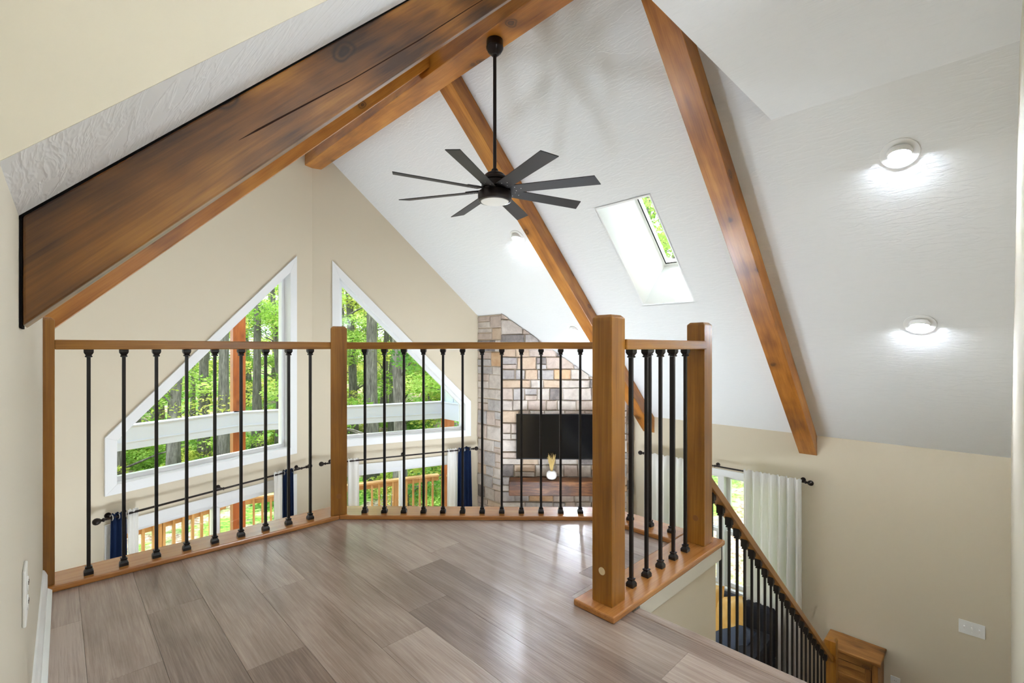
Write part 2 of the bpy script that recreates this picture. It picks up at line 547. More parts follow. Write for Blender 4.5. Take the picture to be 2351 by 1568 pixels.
# ================================================================== STRUCTURE
# ---- loft floor slab and planks
def wall_x(y):                      # face of the loft's left wall
    return -0.055 + (y - 0.9) * 0.0105
FLOOR = [(-0.06, -1.2), (1.57, -1.2), (1.57, 1.06), (2.36, 1.06), (2.36, 1.62), (1.21, 2.78), (-0.06, 2.78)]
fl = struct('floor', MB().prism(FLOOR, -0.30, -0.0125), M['subfloor'])

def clip(poly, a, b, c):            # keep a x + b y <= c
    out = []
    for i, p in enumerate(poly):
        q = poly[(i + 1) % len(poly)]
        dp, dq = a * p[0] + b * p[1] - c, a * q[0] + b * q[1] - c
        if dp <= 0: out.append(p)
        if (dp < 0 < dq) or (dq < 0 < dp):
            t = dp / (dp - dq)
            out.append((p[0] + t * (q[0] - p[0]), p[1] + t * (q[1] - p[1])))
    return out

def plank(poly):
    if len(poly) < 3: return
    xs = [p[0] for p in poly]; ys = [p[1] for p in poly]
    if max(xs) - min(xs) < 0.01 or max(ys) - min(ys) < 0.02: return
    MB().prism(poly, -0.0125, 0.0, grain=(0, 1)).build('plank', M['floor'], fl, bevel=0.0006)

PWID, PLEN, GAP = 0.178, 1.22, 0.0003
starts = {5: 1.554, 4: 1.43, 3: 0.87, 6: 0.62, 7: 1.93, 8: 1.2, 2: 1.62, 1: 1.0, 0: 1.86, 9: 1.3}
for i in range(-1, 14):
    x0, x1 = 0.07 + i * PWID, 0.07 + (i + 1) * PWID
    xa, xb = max(x0, -0.06) + GAP, x1 - GAP
    if xb <= xa: continue
    s0 = starts.get(i, random.uniform(0, PLEN))
    y = s0 - 4 * PLEN
    while y < 2.8:
        ya, yb = max(y, -1.2) + GAP, min(y + PLEN, 2.78) - GAP
        y += PLEN
        if yb <= ya: continue
        rect = [(xa, ya), (xb, ya), (xb, yb), (xa, yb)]
        diag = clip(rect, 1, 1, 3.99)
        if x1 <= 1.57: plank(diag)
        else:
            plank(clip(clip(diag, 0, -1, -1.06), 1, 0, 2.36))
            plank(clip(clip(diag, 0, 1, 1.06), 1, 0, 1.571))

# ---- lower floor
struct('floor_lower', MB().prism([(XL - .2, -1.4), (XW + .2, -1.4), (XW + .2, 4.7), (XR, YP + .1), (XL - .2, 4.7)], ZL - 0.2, ZL), M['lower'])

# ---- left loft wall (knee wall beside the camera) and dormer cheek
mb = MB()
mb.sweep_prism([(wall_x(-1.2), -1.2, -0.3), (wall_x(YD), YD, -0.3), (wall_x(YD), YD, ZC + .1), (wall_x(-1.2), -1.2, ZC + .1)], (-0.12, 0, 0))
mb.sweep_prism([(wall_x(YD), YD, -0.3), (wall_x(2.705), 2.705, -0.3), (wall_x(2.705), 2.705, RB + wall_x(2.705)), (wall_x(YD), YD, RB + wall_x(YD))], (-0.05, 0, 0))
struct('wall_left', mb, M['wallw'])
struct('wall_dormer', MB().sweep_prism([(wall_x(YD), YD, RB + wall_x(YD)), (ZC - RB, YD, ZC), (ZC - RB, YD, ZC + .1), (wall_x(YD), YD, ZC + .1)], (0, 0.003, 0)), M['wallw'])
# gable wall above the flat ceiling, towards the great room
struct('wall_gable', MB().sweep_prism([(ZC - RB, YD, ZC + .004), (RA - ZC, YD, ZC + .004), (XRIDGE, YD, RA - XRIDGE)], (0, YF - YD, 0)), M['ceil'])
struct('ceiling_hall', MB().span((-0.2, -1.3, ZC), (RA - ZC + 0.05, YF, ZC + 0.12)), M['ceil'])
# walls behind the camera and along the stairs
struct('wall_hall_back', MB().span((-0.2, -1.3, -0.3), (1.75, -1.2, ZC + .1)), M['wallw'])
mb = MB()
mb.sweep_prism([(1.62, -0.07, ZL), (XW + .1, -0.07, ZL), (XW + .1, -0.07, RA - XW - .1), (RA - ZC, -0.07, ZC + .02), (1.62, -0.07, ZC + .02)], (0, -0.12, 0))
mb.span((1.62, -1.3, -0.3), (1.74, -0.18, ZC + .1))
struct('wall_stair', mb, M['wallw'])

# ---- roof slopes (sloped ceilings)
YE = YP + 0.9
def slope_right(hole):
    U = Vector((0, 1, 0)); V = Vector((1, 0, -1))          # v = x - XRIDGE
    return MB().panel((XRIDGE, 0, RA - XRIDGE), U, V, [(-0.3, 0.0), (YE, 0.0), (YE, XW + 0.5 - XRIDGE), (-0.3, XW + 0.5 - XRIDGE)], hole, (0.2, 0, 0.2))
SKY = (2.015, 2.537, 3.532, 4.337)
struct('ceiling_right', slope_right([[(SKY[0] - .012, SKY[2] - XRIDGE - .012), (SKY[0] - .012, SKY[3] - XRIDGE + .012), (SKY[1] + .012, SKY[3] - XRIDGE + .012), (SKY[1] + .012, SKY[2] - XRIDGE - .012)]]), M['ceil'])
mb = MB()
mb.panel((XRIDGE, 0, RB + XRIDGE), (0, 1, 0), (-1, 0, -1), [(YD + .004, 0), (YE, 0), (YE, XRIDGE - XL + 0.5), (YD + .004, XRIDGE - XL + 0.5)], [], (-0.2, 0, 0.2))
struct('ceiling_left', mb, M['ceil'])

# ---- prow walls with their openings;  s runs from the tip outwards
WS0, WS1, WZB, WZT, WZK = 0.228, 2.067, -0.240, 2.087, 0.250      # casing outline of the upper windows
DT = -0.480                                                       # casing top of the glazed doors
CW = 0.085                                                        # casing width
def inset_upper(d):
    k = (WZT - WZK) / (WS1 - WS0)
    q = math.sqrt(1 + k * k)
    s0, s1, zb = WS0 + d, WS1 - d, WZB + d
    top = lambda s: WZT - k * (s - WS0) - d * q
    return [(s0, zb), (s1, zb), (s1, top(s1)), (s0, top(s0))]
def inset_door(d):
    return [(WS0 + d, ZL), (WS1 - d, ZL), (WS1 - d, DT - d), (WS0 + d, DT - d)]
SWALL = (XR - XL) / CA
PU = {'L': Vector((-CA, -SA, 0)), 'R': Vector((CA, -SA, 0))}
PNRM = {'L': Vector((-SA, CA, 0)), 'R': Vector((SA, CA, 0))}         # outward
TIP = Vector((XR, YP, 0))
ZV = Vector((0, 0, 1))
def prow_pt(side, s, z, out=0.0):
    return TIP + PU[side] * s + PNRM[side] * out + ZV * z
for side, nm in (('L', 'wall_prow_left'), ('R', 'wall_prow_right')):
    if side == 'L':
        zt = lambda s: RB + XR - s * CA + .1
    else:
        zt = lambda s: RA - XR - s * CA + .1
    sk = max(0.0, (XR - XRIDGE) / CA) if side == 'L' else 0
    outer = [(-0.05, ZL), (SWALL + .05, ZL), (SWALL + .05, zt(SWALL)), (-0.05, zt(0))]
    holes = [inset_upper(CW * 0.9)]
    d = inset_door(CW * 0.9); d = [(d[0][0], ZL + .02), (d[1][0], ZL + .02), d[2], d[3]]
    holes.append(d)
    struct(nm, MB().panel(TIP, PU[side], ZV, outer, holes, PNRM[side] * 0.15), M['wall'])

# ---- side walls of the great room
WY0, WY1, WZ0, WZ1 = 1.47, 3.13, -1.90, -0.44                    # right-hand window casing outline
struct('wall_right', MB().panel((XW, 0, 0), (0, 1, 0), ZV, [(-0.3, ZL), (4.72, ZL), (4.72, RA - XW + .05), (-0.3, RA - XW + .05)],
       [[(WY0 + .075, WZ0 + .075), (WY1 - .075, WZ0 + .075), (WY1 - .075, WZ1 - .075), (WY0 + .075, WZ1 - .075)]], (0.15, 0, 0)), M['wall'])
struct('wall_great_left', MB().span((XL - .15, -1.3, ZL), (XL, 4.72, RB + XL + .05)), M['wall'])
struct('wall_back', MB().span((XL - .15, -1.4, ZL), (XW + .15, -1.3, -0.3)), M['wall'])
# wall under the stair-side railing
struct('wall_knee', MB().span((1.63, 0.985, ZL), (2.372, 1.14, -0.0005)), M['wall'])
mb = MB()
mb.span((1.632, 0.970, -0.062), (2.405, 0.985, -0.0005))
mb.span((2.372, 0.970, -0.062), (2.405, 1.14, -0.0005))
struct('trim_1', mb, M['wallw'], bevel=0.002)
mb = MB()
mb.sweep_prism([(1.632, 0.972, -0.062), (1.70, 0.972, -0.062), (1.90, 0.972, -0.225), (1.86, 0.972, -0.30), (1.632, 0.972, -0.13)], (0, 0.013, 0))
struct('trim_2', mb, M['wallw'], bevel=0.002)

# ---- baseboard of the left wall, with a quarter-round shoe
prof = [(0.0, 0.0), (0.028, 0.0), (0.028, 0.014), (0.018, 0.022), (0.0145, 0.024), (0.0145, 0.078), (0.010, 0.090), (0.005, 0.100), (0.0, 0.102)]
mb = MB()
ya, yb = -1.2, 2.690
vs = [(wall_x(ya) + p[0], ya, p[1]) for p in prof] + [(wall_x(yb) + p[0], yb, p[1]) for p in prof]
n = len(prof)
mb.add(vs, [tuple(range(n)), tuple(range(2 * n - 1, n - 1, -1))] + [(i, (i + 1) % n, n + (i + 1) % n, n + i) for i in range(n)])
struct('baseboard_left', mb, M['white'])

# ================================================================== WINDOWS
def frame_ring(mb, fn, outer, inner, o0, o1):
    """ring between two loops of (s, z), from depth o0 to o1 (fn maps s, z, out to a point)"""
    m = len(outer)
    for i in range(m):
        j = (i + 1) % m
        P = [fn(*outer[i], o0), fn(*outer[j], o0), fn(*inner[j], o0), fn(*inner[i], o0),
             fn(*outer[i], o1), fn(*outer[j], o1), fn(*inner[j], o1), fn(*inner[i], o1)]
        mb.add(P, [(0, 1, 2, 3), (7, 6, 5, 4), (0, 4, 5, 1), (3, 2, 6, 7), (1, 5, 6, 2), (0, 3, 7, 4)])
    return mb

def ring_pieces(fn, outer, inner, o0, o1, name, mat, parent, bevel=0.002):
    m = len(outer)
    for i in range(m):
        j = (i + 1) % m
        P = [fn(*outer[i], o0), fn(*outer[j], o0), fn(*inner[j], o0), fn(*inner[i], o0),
             fn(*outer[i], o1), fn(*outer[j], o1), fn(*inner[j], o1), fn(*inner[i], o1)]
        MB().add(P, [(0, 1, 2, 3), (7, 6, 5, 4), (0, 4, 5, 1), (3, 2, 6, 7), (1, 5, 6, 2), (0, 3, 7, 4)]).build(name, mat, parent, bevel=bevel)

def pane(fn, loop, o, parent, th=0.006):
    P = [fn(s, z, o) for s, z in loop] + [fn(s, z, o + th) for s, z in loop]
    m = len(loop)
    MB().add(P, [tuple(range(m)), tuple(range(2 * m - 1, m - 1, -1))] + [(i, (i + 1) % m, m + (i + 1) % m, m + i) for i in range(m)]).build('pane', M['glass'], parent)

wn = 1
for side in 'LR':
    fn = lambda s, z, o, side=side: prow_pt(side, s, z, o)
    w = empty('window_%d' % wn, prow_pt(side, 1.1, WZB), kind='structure'); wn += 1
    ring_pieces(fn, inset_upper(0), inset_upper(CW), -0.020, 0.0, 'casing', M['white'], w)
    frame_ring(MB(), fn, inset_upper(CW * .88), inset_upper(CW * .88 + .012), -0.012, 0.15).build('jamb', M['white'], w)
    ring_pieces(fn, inset_upper(CW * .88 + .012), inset_upper(CW * .88 + .050), 0.085, 0.145, 'sash', M['vinyl'], w)
    pane(fn, inset_upper(CW * .88 + .045), 0.112, w)
for side in 'LR':
    fn = lambda s, z, o, side=side: prow_pt(side, s, z, o)
    w = empty('door_%d' % (1 if side == 'L' else 2), prow_pt(side, 1.1, ZL), kind='structure')
    a, b_ = inset_door(0), inset_door(CW)
    for (q0, q1) in (((a[3][0], a[3][1]), (a[2][0], b_[2][1])), ((a[0][0], ZL), (b_[0][0], b_[3][1])), ((b_[1][0], ZL), (a[1][0], b_[3][1]))):
        P = [fn(q0[0], q0[1], -.02), fn(q1[0], q0[1], -.02), fn(q1[0], q1[1], -.02), fn(q0[0], q1[1], -.02)]
        MB().sweep_prism(P, PNRM[side] * 0.02).build('casing', M['white'], w, bevel=0.002)
    o_ = inset_door(CW * .88); i_ = inset_door(CW * .88 + .03)
    o_[0] = (o_[0][0], ZL + .02); o_[1] = (o_[1][0], ZL + .02); i_[0] = (i_[0][0], ZL + .05); i_[1] = (i_[1][0], ZL + .05)
    frame_ring(MB(), fn, o_, i_, -0.005, 0.14).build('door_frame', M['vinyl'], w)
    s0, s1, zb, zt_ = i_[0][0], i_[1][0], i_[0][1], i_[2][1]
    mid = 1.115
    for k, (sa, sb, dep) in enumerate(((s0, mid + .035, 0.04), (mid - .035, s1, 0.085))):
        lo = [(sa, zb), (sb, zb), (sb, zt_), (sa, zt_)]
        li = [(sa + .062, zb + .10), (sb - .062, zb + .10), (sb - .062, zt_ - .05), (sa + .062, zt_ - .05)]
        p_ = frame_ring(MB(), fn, lo, li, dep, dep + .042).build('sliding_panel', M['vinyl'], w, bevel=0.002)
        pane(fn, [(sa + .055, zb + .09), (sb - .055, zb + .09), (sb - .055, zt_ - .045), (sa + .055, zt_ - .045)], dep + .018, p_)
# right-hand double-hung pair
fnr = lambda y, z, o: Vector((XW + o, y, z))
w = empty('window_3', (XW, (WY0 + WY1) / 2, WZ0), kind='structure')
ring_pieces(fnr, [(WY0, WZ0), (WY1, WZ0), (WY1, WZ1), (WY0, WZ1)], [(WY0 + .08, WZ0 + .08), (WY1 - .08, WZ0 + .08), (WY1 - .08, WZ1 - .08), (WY0 + .08, WZ1 - .08)], -0.02, 0.0, 'casing', M['white'], w)
MB().span((XW - .05, WY0 - .02, WZ0 + .055), (XW, WY1 + .02, WZ0 + .082)).build('window_sill', M['white'], w, bevel=0.003)
yc = 2.300
for (ya, yb) in ((WY0 + .075, yc - .03), (yc + .03, WY1 - .075)):
    zm = -1.19
    for (za, zb, dep) in ((WZ0 + .078, zm + .02, 0.04), (zm - .02, WZ1 - .075, 0.08)):
        lo = [(ya, za), (yb, za), (yb, zb), (ya, zb)]
        li = [(ya + .045, za + .045), (yb - .045, za + .045), (yb - .045, zb - .045), (ya + .045, zb - .045)]
        p_ = frame_ring(MB(), fnr, lo, li, dep, dep + .04).build('sash', M['vinyl'], w, bevel=0.002)
        pane(fnr, [(ya + .04, za + .04), (yb - .04, za + .04), (yb - .04, zb - .04), (ya + .04, zb - .04)], dep + .017, p_)
MB().span((XW - .012, yc - .035, WZ0 + .075), (XW + .14, yc + .035, WZ1 - .075)).build('mullion', M['white'], w, bevel=0.002)
# skylight: shaft, frame, pane
w = empty('window_4', (3.93, 2.276, RA - 3.93), kind='structure')
nsk = Vector((0.7071, 0, 0.7071))
def skp(y, x, o): return Vector((x, y, RA - x)) + nsk * o
sl = [(SKY[0], SKY[2]), (SKY[1], SKY[2]), (SKY[1], SKY[3]), (SKY[0], SKY[3])]
DEP = 0.65
sl_in = [(SKY[0], SKY[2]), (SKY[1], SKY[2]), (SKY[1], SKY[3] ), (SKY[0], SKY[3])]
for i, nm_ in enumerate(('shaft_top', 'shaft_side', 'shaft_bottom', 'shaft_side')):
    j = (i + 1) % 4
    e_ = [Vector((0, 0)), Vector((0, 0))]
    cen = ((SKY[0] + SKY[1]) / 2, (SKY[2] + SKY[3]) / 2)
    def grow(p, d=0.02): return (p[0] + (d if p[0] > cen[0] else -d), p[1] + (d if p[1] > cen[1] else -d))
    a, b_ = sl[i], sl[j]
    ga, gb = grow(a), grow(b_)
    P = [skp(*a, 0.0), skp(*b_, 0.0), skp(*gb, 0.0), skp(*ga, 0.0), skp(*a, DEP), skp(*b_, DEP), skp(*gb, DEP), skp(*ga, DEP)]
    MB().add(P, [(0, 1, 2, 3), (7, 6, 5, 4), (0, 4, 5, 1), (3, 2, 6, 7), (1, 5, 6, 2), (0, 3, 7, 4)]).build(nm_, M['white'], w)
ring = lambda d: [(SKY[0] + d, SKY[2] + d), (SKY[1] - d, SKY[2] + d), (SKY[1] - d, SKY[3] - d), (SKY[0] + d, SKY[3] - d)]
frame_ring(MB(), skp, ring(-0.03), ring(0.022), DEP - 0.03, DEP + .05).build('skylight_frame', M['white'], w)
frame_ring(MB(), skp, ring(0.0195), ring(0.024), DEP - 0.029, DEP - 0.012).build('gasket', M['gapblack'], w)
pane(skp, ring(0.018), DEP, w)

# ================================================================== TIMBERS
def rafter(name, side, y0, y1, xa, xb, drop, mat, label, cut=0.0):
    """sloped timber hung under a roof slope; xa..xb along the slope"""
    f_ = (lambda x: RA - x) if side == 'R' else (lambda x: RB + x)
    P = [(xa, y0, f_(xa) - cut), (xb, y0, f_(xb) - cut), (xb, y0, f_(xb) - drop), (xa, y0, f_(xa) - drop)]
    g = (1, 0, -1) if side == 'R' else (1, 0, 1)
    o = MB().sweep_prism(P, (0, y1 - y0, 0), grain=g).build(name, mat, None, bevel=0.004, org=(xb if side == 'R' else xa, (y0 + y1) / 2, f_(xb if side == 'R' else xa) - drop))
    return tag(o, label, 'beam', 'sloped timber rafters')
ridge = MB().span((XR - .10, YF - .02, 3.199), (XR + .10, 5.87, 3.56), grain=1).build('ridge_beam', M['beam'], None, bevel=0.005, org=(XR, 3.4, 3.199))
tag(ridge, 'horizontal stained ridge beam that the ceiling fan hangs from', 'beam')
nl = rafter('rafter_beam', 'L', 1.317, 1.484, wall_x(1.4) + .0045, XR - .1, 0.219, M['beam_shaded'], 'large shaded knotty rafter nearest the camera, upper left above the loft railing', cut=0.006)
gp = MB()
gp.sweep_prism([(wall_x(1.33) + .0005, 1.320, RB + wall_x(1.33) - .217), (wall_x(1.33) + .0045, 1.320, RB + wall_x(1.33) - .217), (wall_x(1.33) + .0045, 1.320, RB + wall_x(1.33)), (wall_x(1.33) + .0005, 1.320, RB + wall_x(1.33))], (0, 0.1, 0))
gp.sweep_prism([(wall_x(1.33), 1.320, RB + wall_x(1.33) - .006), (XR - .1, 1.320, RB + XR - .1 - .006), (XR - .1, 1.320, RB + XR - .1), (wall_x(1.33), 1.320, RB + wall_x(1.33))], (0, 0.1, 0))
gp.build('gap_shade_strip', M['gapblack'], nl)  # black strip drawn in for the dark shade along the rafter's joints
ck = [(0.328, 1.517, 0.0004), (0.37, 1.556, 0.003), (0.422, 1.603, 0.0028), (0.613, 1.775, 0.0016), (0.85, 2.002, 0.0024), (1.058, 2.210, 0.0018), (1.35, 2.497, 0.0004)]
ckb = MB()
for (xa, za, wa), (xb, zb, wb) in zip(ck[:-1], ck[1:]):
    ckb.add([(xa, 1.3163, za - wa), (xb, 1.3163, zb - wb), (xb, 1.3163, zb + wb), (xa, 1.3163, za + wa),
             (xa, 1.322, za - wa), (xb, 1.322, zb - wb), (xb, 1.322, zb + wb), (xa, 1.322, za + wa)],
            [(0, 1, 2, 3), (7, 6, 5, 4), (0, 4, 5, 1), (3, 2, 6, 7), (1, 5, 6, 2), (0, 3, 7, 4)])
ckb.build('drying_crack', M['crack'], nl)
rafter('rafter_beam', 'L', 3.174, 3.341, XL - .02, XR - .1, 0.208, M['beam'], 'farther left-hand rafter seen below the shaded near rafter, above the left window')
rafter('rafter_beam', 'R', 1.317, 1.484, XR + .1, XW + .02, 0.208, M['beam'], 'knotty rafter right of the skylight running down to the right wall')
rafter('rafter_beam', 'R', 3.174, 3.341, XR + .1, XW + .02, 0.208, M['beam'], 'rafter behind the ceiling fan running down left of the skylight')

# ================================================================== LOFT RAILING
PT = 0.025                                # base plate thickness
RZ0, RZ1 = 0.994, 1.035                   # handrail
lr = empty('loft_railing', (1.0, 2.7, 0), 'wooden loft railing with black iron balusters around the loft floor edge', 'railing')
I0, I1, I2, I3 = (-0.036, 2.688), (1.190, 2.674), (2.256, 1.610), (2.256, 1.152)
O0, O1, O2, O3 = (-0.036, 2.866), (1.243, 2.866), (2.448, 1.662), (2.448, 1.152)
for poly, g in (([I0, I1, O1, O0], (1, 0)), ([I1, I2, O2, O1], (1, -1)), ([I2, I3, O3, O2], (0, 1)),
                ([(1.448, 0.967), (2.446, 0.967), (2.446, 1.152), (1.448, 1.152)], (1, 0))):
    MB().prism(poly, 0.0, PT, grain=g).build('base_plate', M['plat'], lr, bevel=0.006)

def post(c, rot, parent, z0=PT, z1=1.128, size=0.090, plug=None, ch=0.012):
    q = Matrix.Rotation(rot, 3, 'Z')
    h = size / 2
    off = Vector((random.uniform(-9, 9), random.uniform(-9, 9), random.uniform(-9, 9)))
    vs, gs = [], []
    for (k, z) in ((h, z0), (h, z1 - ch), (h - ch, z1)):
        for sx, sy in ((-1, -1), (1, -1), (1, 1), (-1, 1)):
            vs.append(Vector((c[0], c[1], 0)) + q @ Vector((sx * k, sy * k, z)))
            gs.append(Vector((z, sx * k, sy * k)) + off)
    fs = [(3, 2, 1, 0), (8, 9, 10, 11)]
    for r_ in (0, 4):
        fs += [(r_ + i, r_ + (i + 1) % 4, r_ + 4 + (i + 1) % 4, r_ + 4 + i) for i in range(4)]
    o = MB().add(vs, fs, gs).build('newel_post', M['rail'], parent, bevel=0.0025)
    if plug:
        fx, fz, mat = plug
        n_ = q @ Vector(fx)
        MB().lathe([(0.0145, -0.001), (0.0145, 0.0012), (0.0, 0.0014)], Vector((c[0], c[1], fz)) + n_ * h, n_, 20).build('plug', mat, o)
    return o
post((-0.046, 2.752), 0, lr)
post((1.207, 2.722), R(-22.5), lr, plug=((0, -1, 0), 0.135, M['plugw']))
post((2.350, 1.634), R(-22.5), lr)
post((1.542, 1.053), 0, lr, plug=((-1, 0, 0), 0.150, M['plate']))
post((2.333, 1.050), 0, lr, plug=((-1, 0, 0), 0.155, M['plugw']))

def rail_between(a, b, wd=0.062, parent=lr):
    a, b = Vector(a), Vector(b)
    d = b - a
    rot = Matrix.Rotation(math.atan2(d.y, d.x), 3, 'Z')
    c = (a + b) / 2
    MB().box((c.x, c.y, (RZ0 + RZ1) / 2), (d.length, wd, RZ1 - RZ0), rot, 0).build('handrail', M['rail'], parent, bevel=0.004)
rail_between((-0.002, 2.736), (1.168, 2.736))
rail_between((1.243, 2.695), (2.316, 1.620))
rail_between((2.342, 1.590), (2.342, 1.094))
rail_between((1.586, 1.032), (2.302, 1.032), 0.066)

# one baluster, its shoe and its collar
def shoe_mesh(name, flip):
    prof = [(0.0160, 0.0), (0.0160, 0.013), (0.0120, 0.021), (0.0095, 0.024), (0.0122, 0.029), (0.0122, 0.032), (0.0085, 0.034)]
    mb = MB()
    vs, fs = [], []
    for (k, z) in prof:
        for sx, sy in ((-1, -1), (1, -1), (1, 1), (-1, 1)):
            vs.append((sx * k, sy * k, -z if flip else z))
    for j in range(len(prof) - 1):
        fs += [(4 * j + i, 4 * j + (i + 1) % 4, 4 * j + 4 + (i + 1) % 4, 4 * j + 4 + i) for i in range(4)]
    fs += [(3, 2, 1, 0), tuple(4 * (len(prof) - 1) + i for i in range(4))]
    me = mb.add(vs, fs).mesh(name)
    me.materials.append(M['black'])
    return me
ROD = MB().box((0, 0, (PT + RZ0) / 2), (0.0130, 0.0130, RZ0 - PT)).mesh('baluster'); ROD.materials.append(M['black'])
SHOE, COLLAR = shoe_mesh('shoe', False), shoe_mesh('collar', True)
def baluster(x, y, rot, parent):
    org = ORG[parent.name]
    o = bpy.data.objects.new('baluster', ROD); COL.objects.link(o)
    o.parent = parent; o.location = Vector((x, y, 0)) - org; o.rotation_euler = (0, 0, rot)
    for nm, me, z in (('shoe', SHOE, PT), ('collar', COLLAR, RZ0)):
        c = bpy.data.objects.new(nm, me); COL.objects.link(c)
        c.parent = o; c.location = (0, 0, z)
for i in range(9): baluster(0.104 + i * 0.1178, 2.737, 0, lr)
for i in range(12): baluster(1.321 + i * 0.0828, 2.618 - i * 0.0813, R(-44.5), lr)
for y in (1.455, 1.330, 1.206): baluster(2.342, y, 0, lr)
for i in range(5): baluster(1.696 + i * 0.1195, 1.048, 0, lr)

# ================================================================== STAIRS
SLP = 0.8165
NR = 14
RISE = -ZL / NR
RUN = RISE / SLP
st = empty('staircase', (1.57, 0.45, 0), 'straight staircase descending from the loft with brown plank treads', 'stairs')
MB().span((1.572, -0.068, -0.030), (1.618, 0.966, 0.0015), grain=1).build('nosing', M['floor'], st, bevel=0.006)
for i in range(NR):
    x = 1.600 + i * RUN
    MB().span((x - .02, -0.068, -(i + 1) * RISE), (x - .002, 0.966, -i * RISE - (0.03 if i else 0.032))).build('riser', M['white'], st)
    if i < NR - 1:
        MB().span((x - .02, -0.068, -(i + 1) * RISE - .030), (x + RUN + .022, 0.966, -(i + 1) * RISE), grain=1).build('tread', M['floor'], st, bevel=0.006)
nz = lambda x: -(x - 1.60) * SLP
xa, xb = 2.374, 5.01
MB().sweep_prism([(xa, 1.04, nz(xa) + .05), (xb, 1.04, nz(xb) + .05), (xb, 1.04, max(ZL, nz(xb) - .3)), (xa, 1.04, nz(xa) - .30)], (0, 0.045, 0), grain=(1, 0, -SLP)).build('stringer', M['white'], st)

sr = empty('stair_railing', (5.05, 1.06, ZL), 'sloping wooden stair railing with black iron balusters going down from the loft', 'railing')
rt = lambda x: 0.276 - SLP * (x - 2.507)          # top line of the rail
VT = 0.053
xa, xb = 2.378, 5.012
MB().sweep_prism([(xa, 1.030, rt(xa)), (xb, 1.030, rt(xb)), (xb, 1.030, rt(xb) - VT), (xa, 1.030, rt(xa) - VT)], (0, 0.062, 0), grain=(1, 0, -SLP)).build('handrail', M['rail'], sr, bevel=0.003)
post((5.055, 1.058), 0, sr, z0=ZL, z1=-1.625, size=0.088)
ca_, sa_ = 1 / math.sqrt(1 + SLP * SLP), SLP / math.sqrt(1 + SLP * SLP)
for i in range(21):
    x = 2.620 + (i - 1) * 0.1172
    zt_ = rt(x) - VT
    zb_ = nz(x) + .05
    o = MB().box((x, 1.061, (zt_ + zb_) / 2), (0.013, 0.013, zt_ - zb_)).build('baluster', M['black'], sr)
    k = 0.017
    mb = MB()
    for (kk, za, zb2) in ((0.0175, 0.0, 0.034), (0.0125, 0.034, 0.042), (0.0145, 0.042, 0.047)):
        sl_ = SLP if za == 0 else 0
        P = [(x - kk, 1.061 - kk, zt_ - za + kk * sl_), (x + kk, 1.061 - kk, zt_ - za - kk * sl_), (x + kk, 1.061 + kk, zt_ - za - kk * sl_), (x - kk, 1.061 + kk, zt_ - za + kk * sl_)]
        Q = [(p[0], p[1], zt_ - zb2) for p in P]
        mb.add(P + Q, [(0, 1, 2, 3), (7, 6, 5, 4), (0, 4, 5, 1), (1, 5, 6, 2), (2, 6, 7, 3), (3, 7, 4, 0)])
    mb.build('collar', M['black'], o, bevel=0.001)

# ================================================================== CEILING FAN
FX, FY = XR, 2.508
fan = empty('ceiling_fan', (FX, FY, 3.199), 'dark bronze eight-blade ceiling fan hanging from the ridge beam on a long downrod', 'ceiling fan')
C3 = lambda z: (FX, FY, z)
MB().lathe([(0.058, 3.199), (0.060, 3.194), (0.060, 3.150), (0.062, 3.148), (0.062, 3.143), (0.058, 3.135), (0.045, 3.112), (0.030, 3.102), (0.028, 3.096), (0.018, 3.092), (0.016, 3.084), (0.0, 3.084)], C3(0), n=32).build('canopy', M['bronze'], fan, smooth=True)
MB().lathe([(0.0125, 3.10), (0.0125, 2.26)], C3(0), n=16).build('downrod', M['bronze'], fan, smooth=True)
mh = MB().lathe([(0.0, 2.278), (0.022, 2.278), (0.028, 2.262), (0.030, 2.250), (0.060, 2.246), (0.072, 2.236), (0.074, 2.226), (0.100, 2.214), (0.108, 2.196), (0.108, 2.190), (0.096, 2.186), (0.096, 2.142), (0.088, 2.136), (0.088, 2.112), (0.0, 2.112)], C3(0), n=40).build('motor_housing', M['bronze'], fan, smooth=True)
lk = MB().lathe([(0.0, 2.114), (0.117, 2.114), (0.120, 2.110), (0.121, 2.060), (0.118, 2.050), (0.104, 2.046), (0.100, 2.050), (0.0, 2.050)], C3(0), n=40).build('light_kit', M['bronze'], fan, smooth=True)
MB().lathe([(0.0, 2.050), (0.100, 2.050), (0.098, 2.044), (0.060, 2.039), (0.0, 2.037)], C3(0), n=40).build('lens', M['fanlens'], lk, smooth=True)
BL = 0.745
PITCH = R(-13)
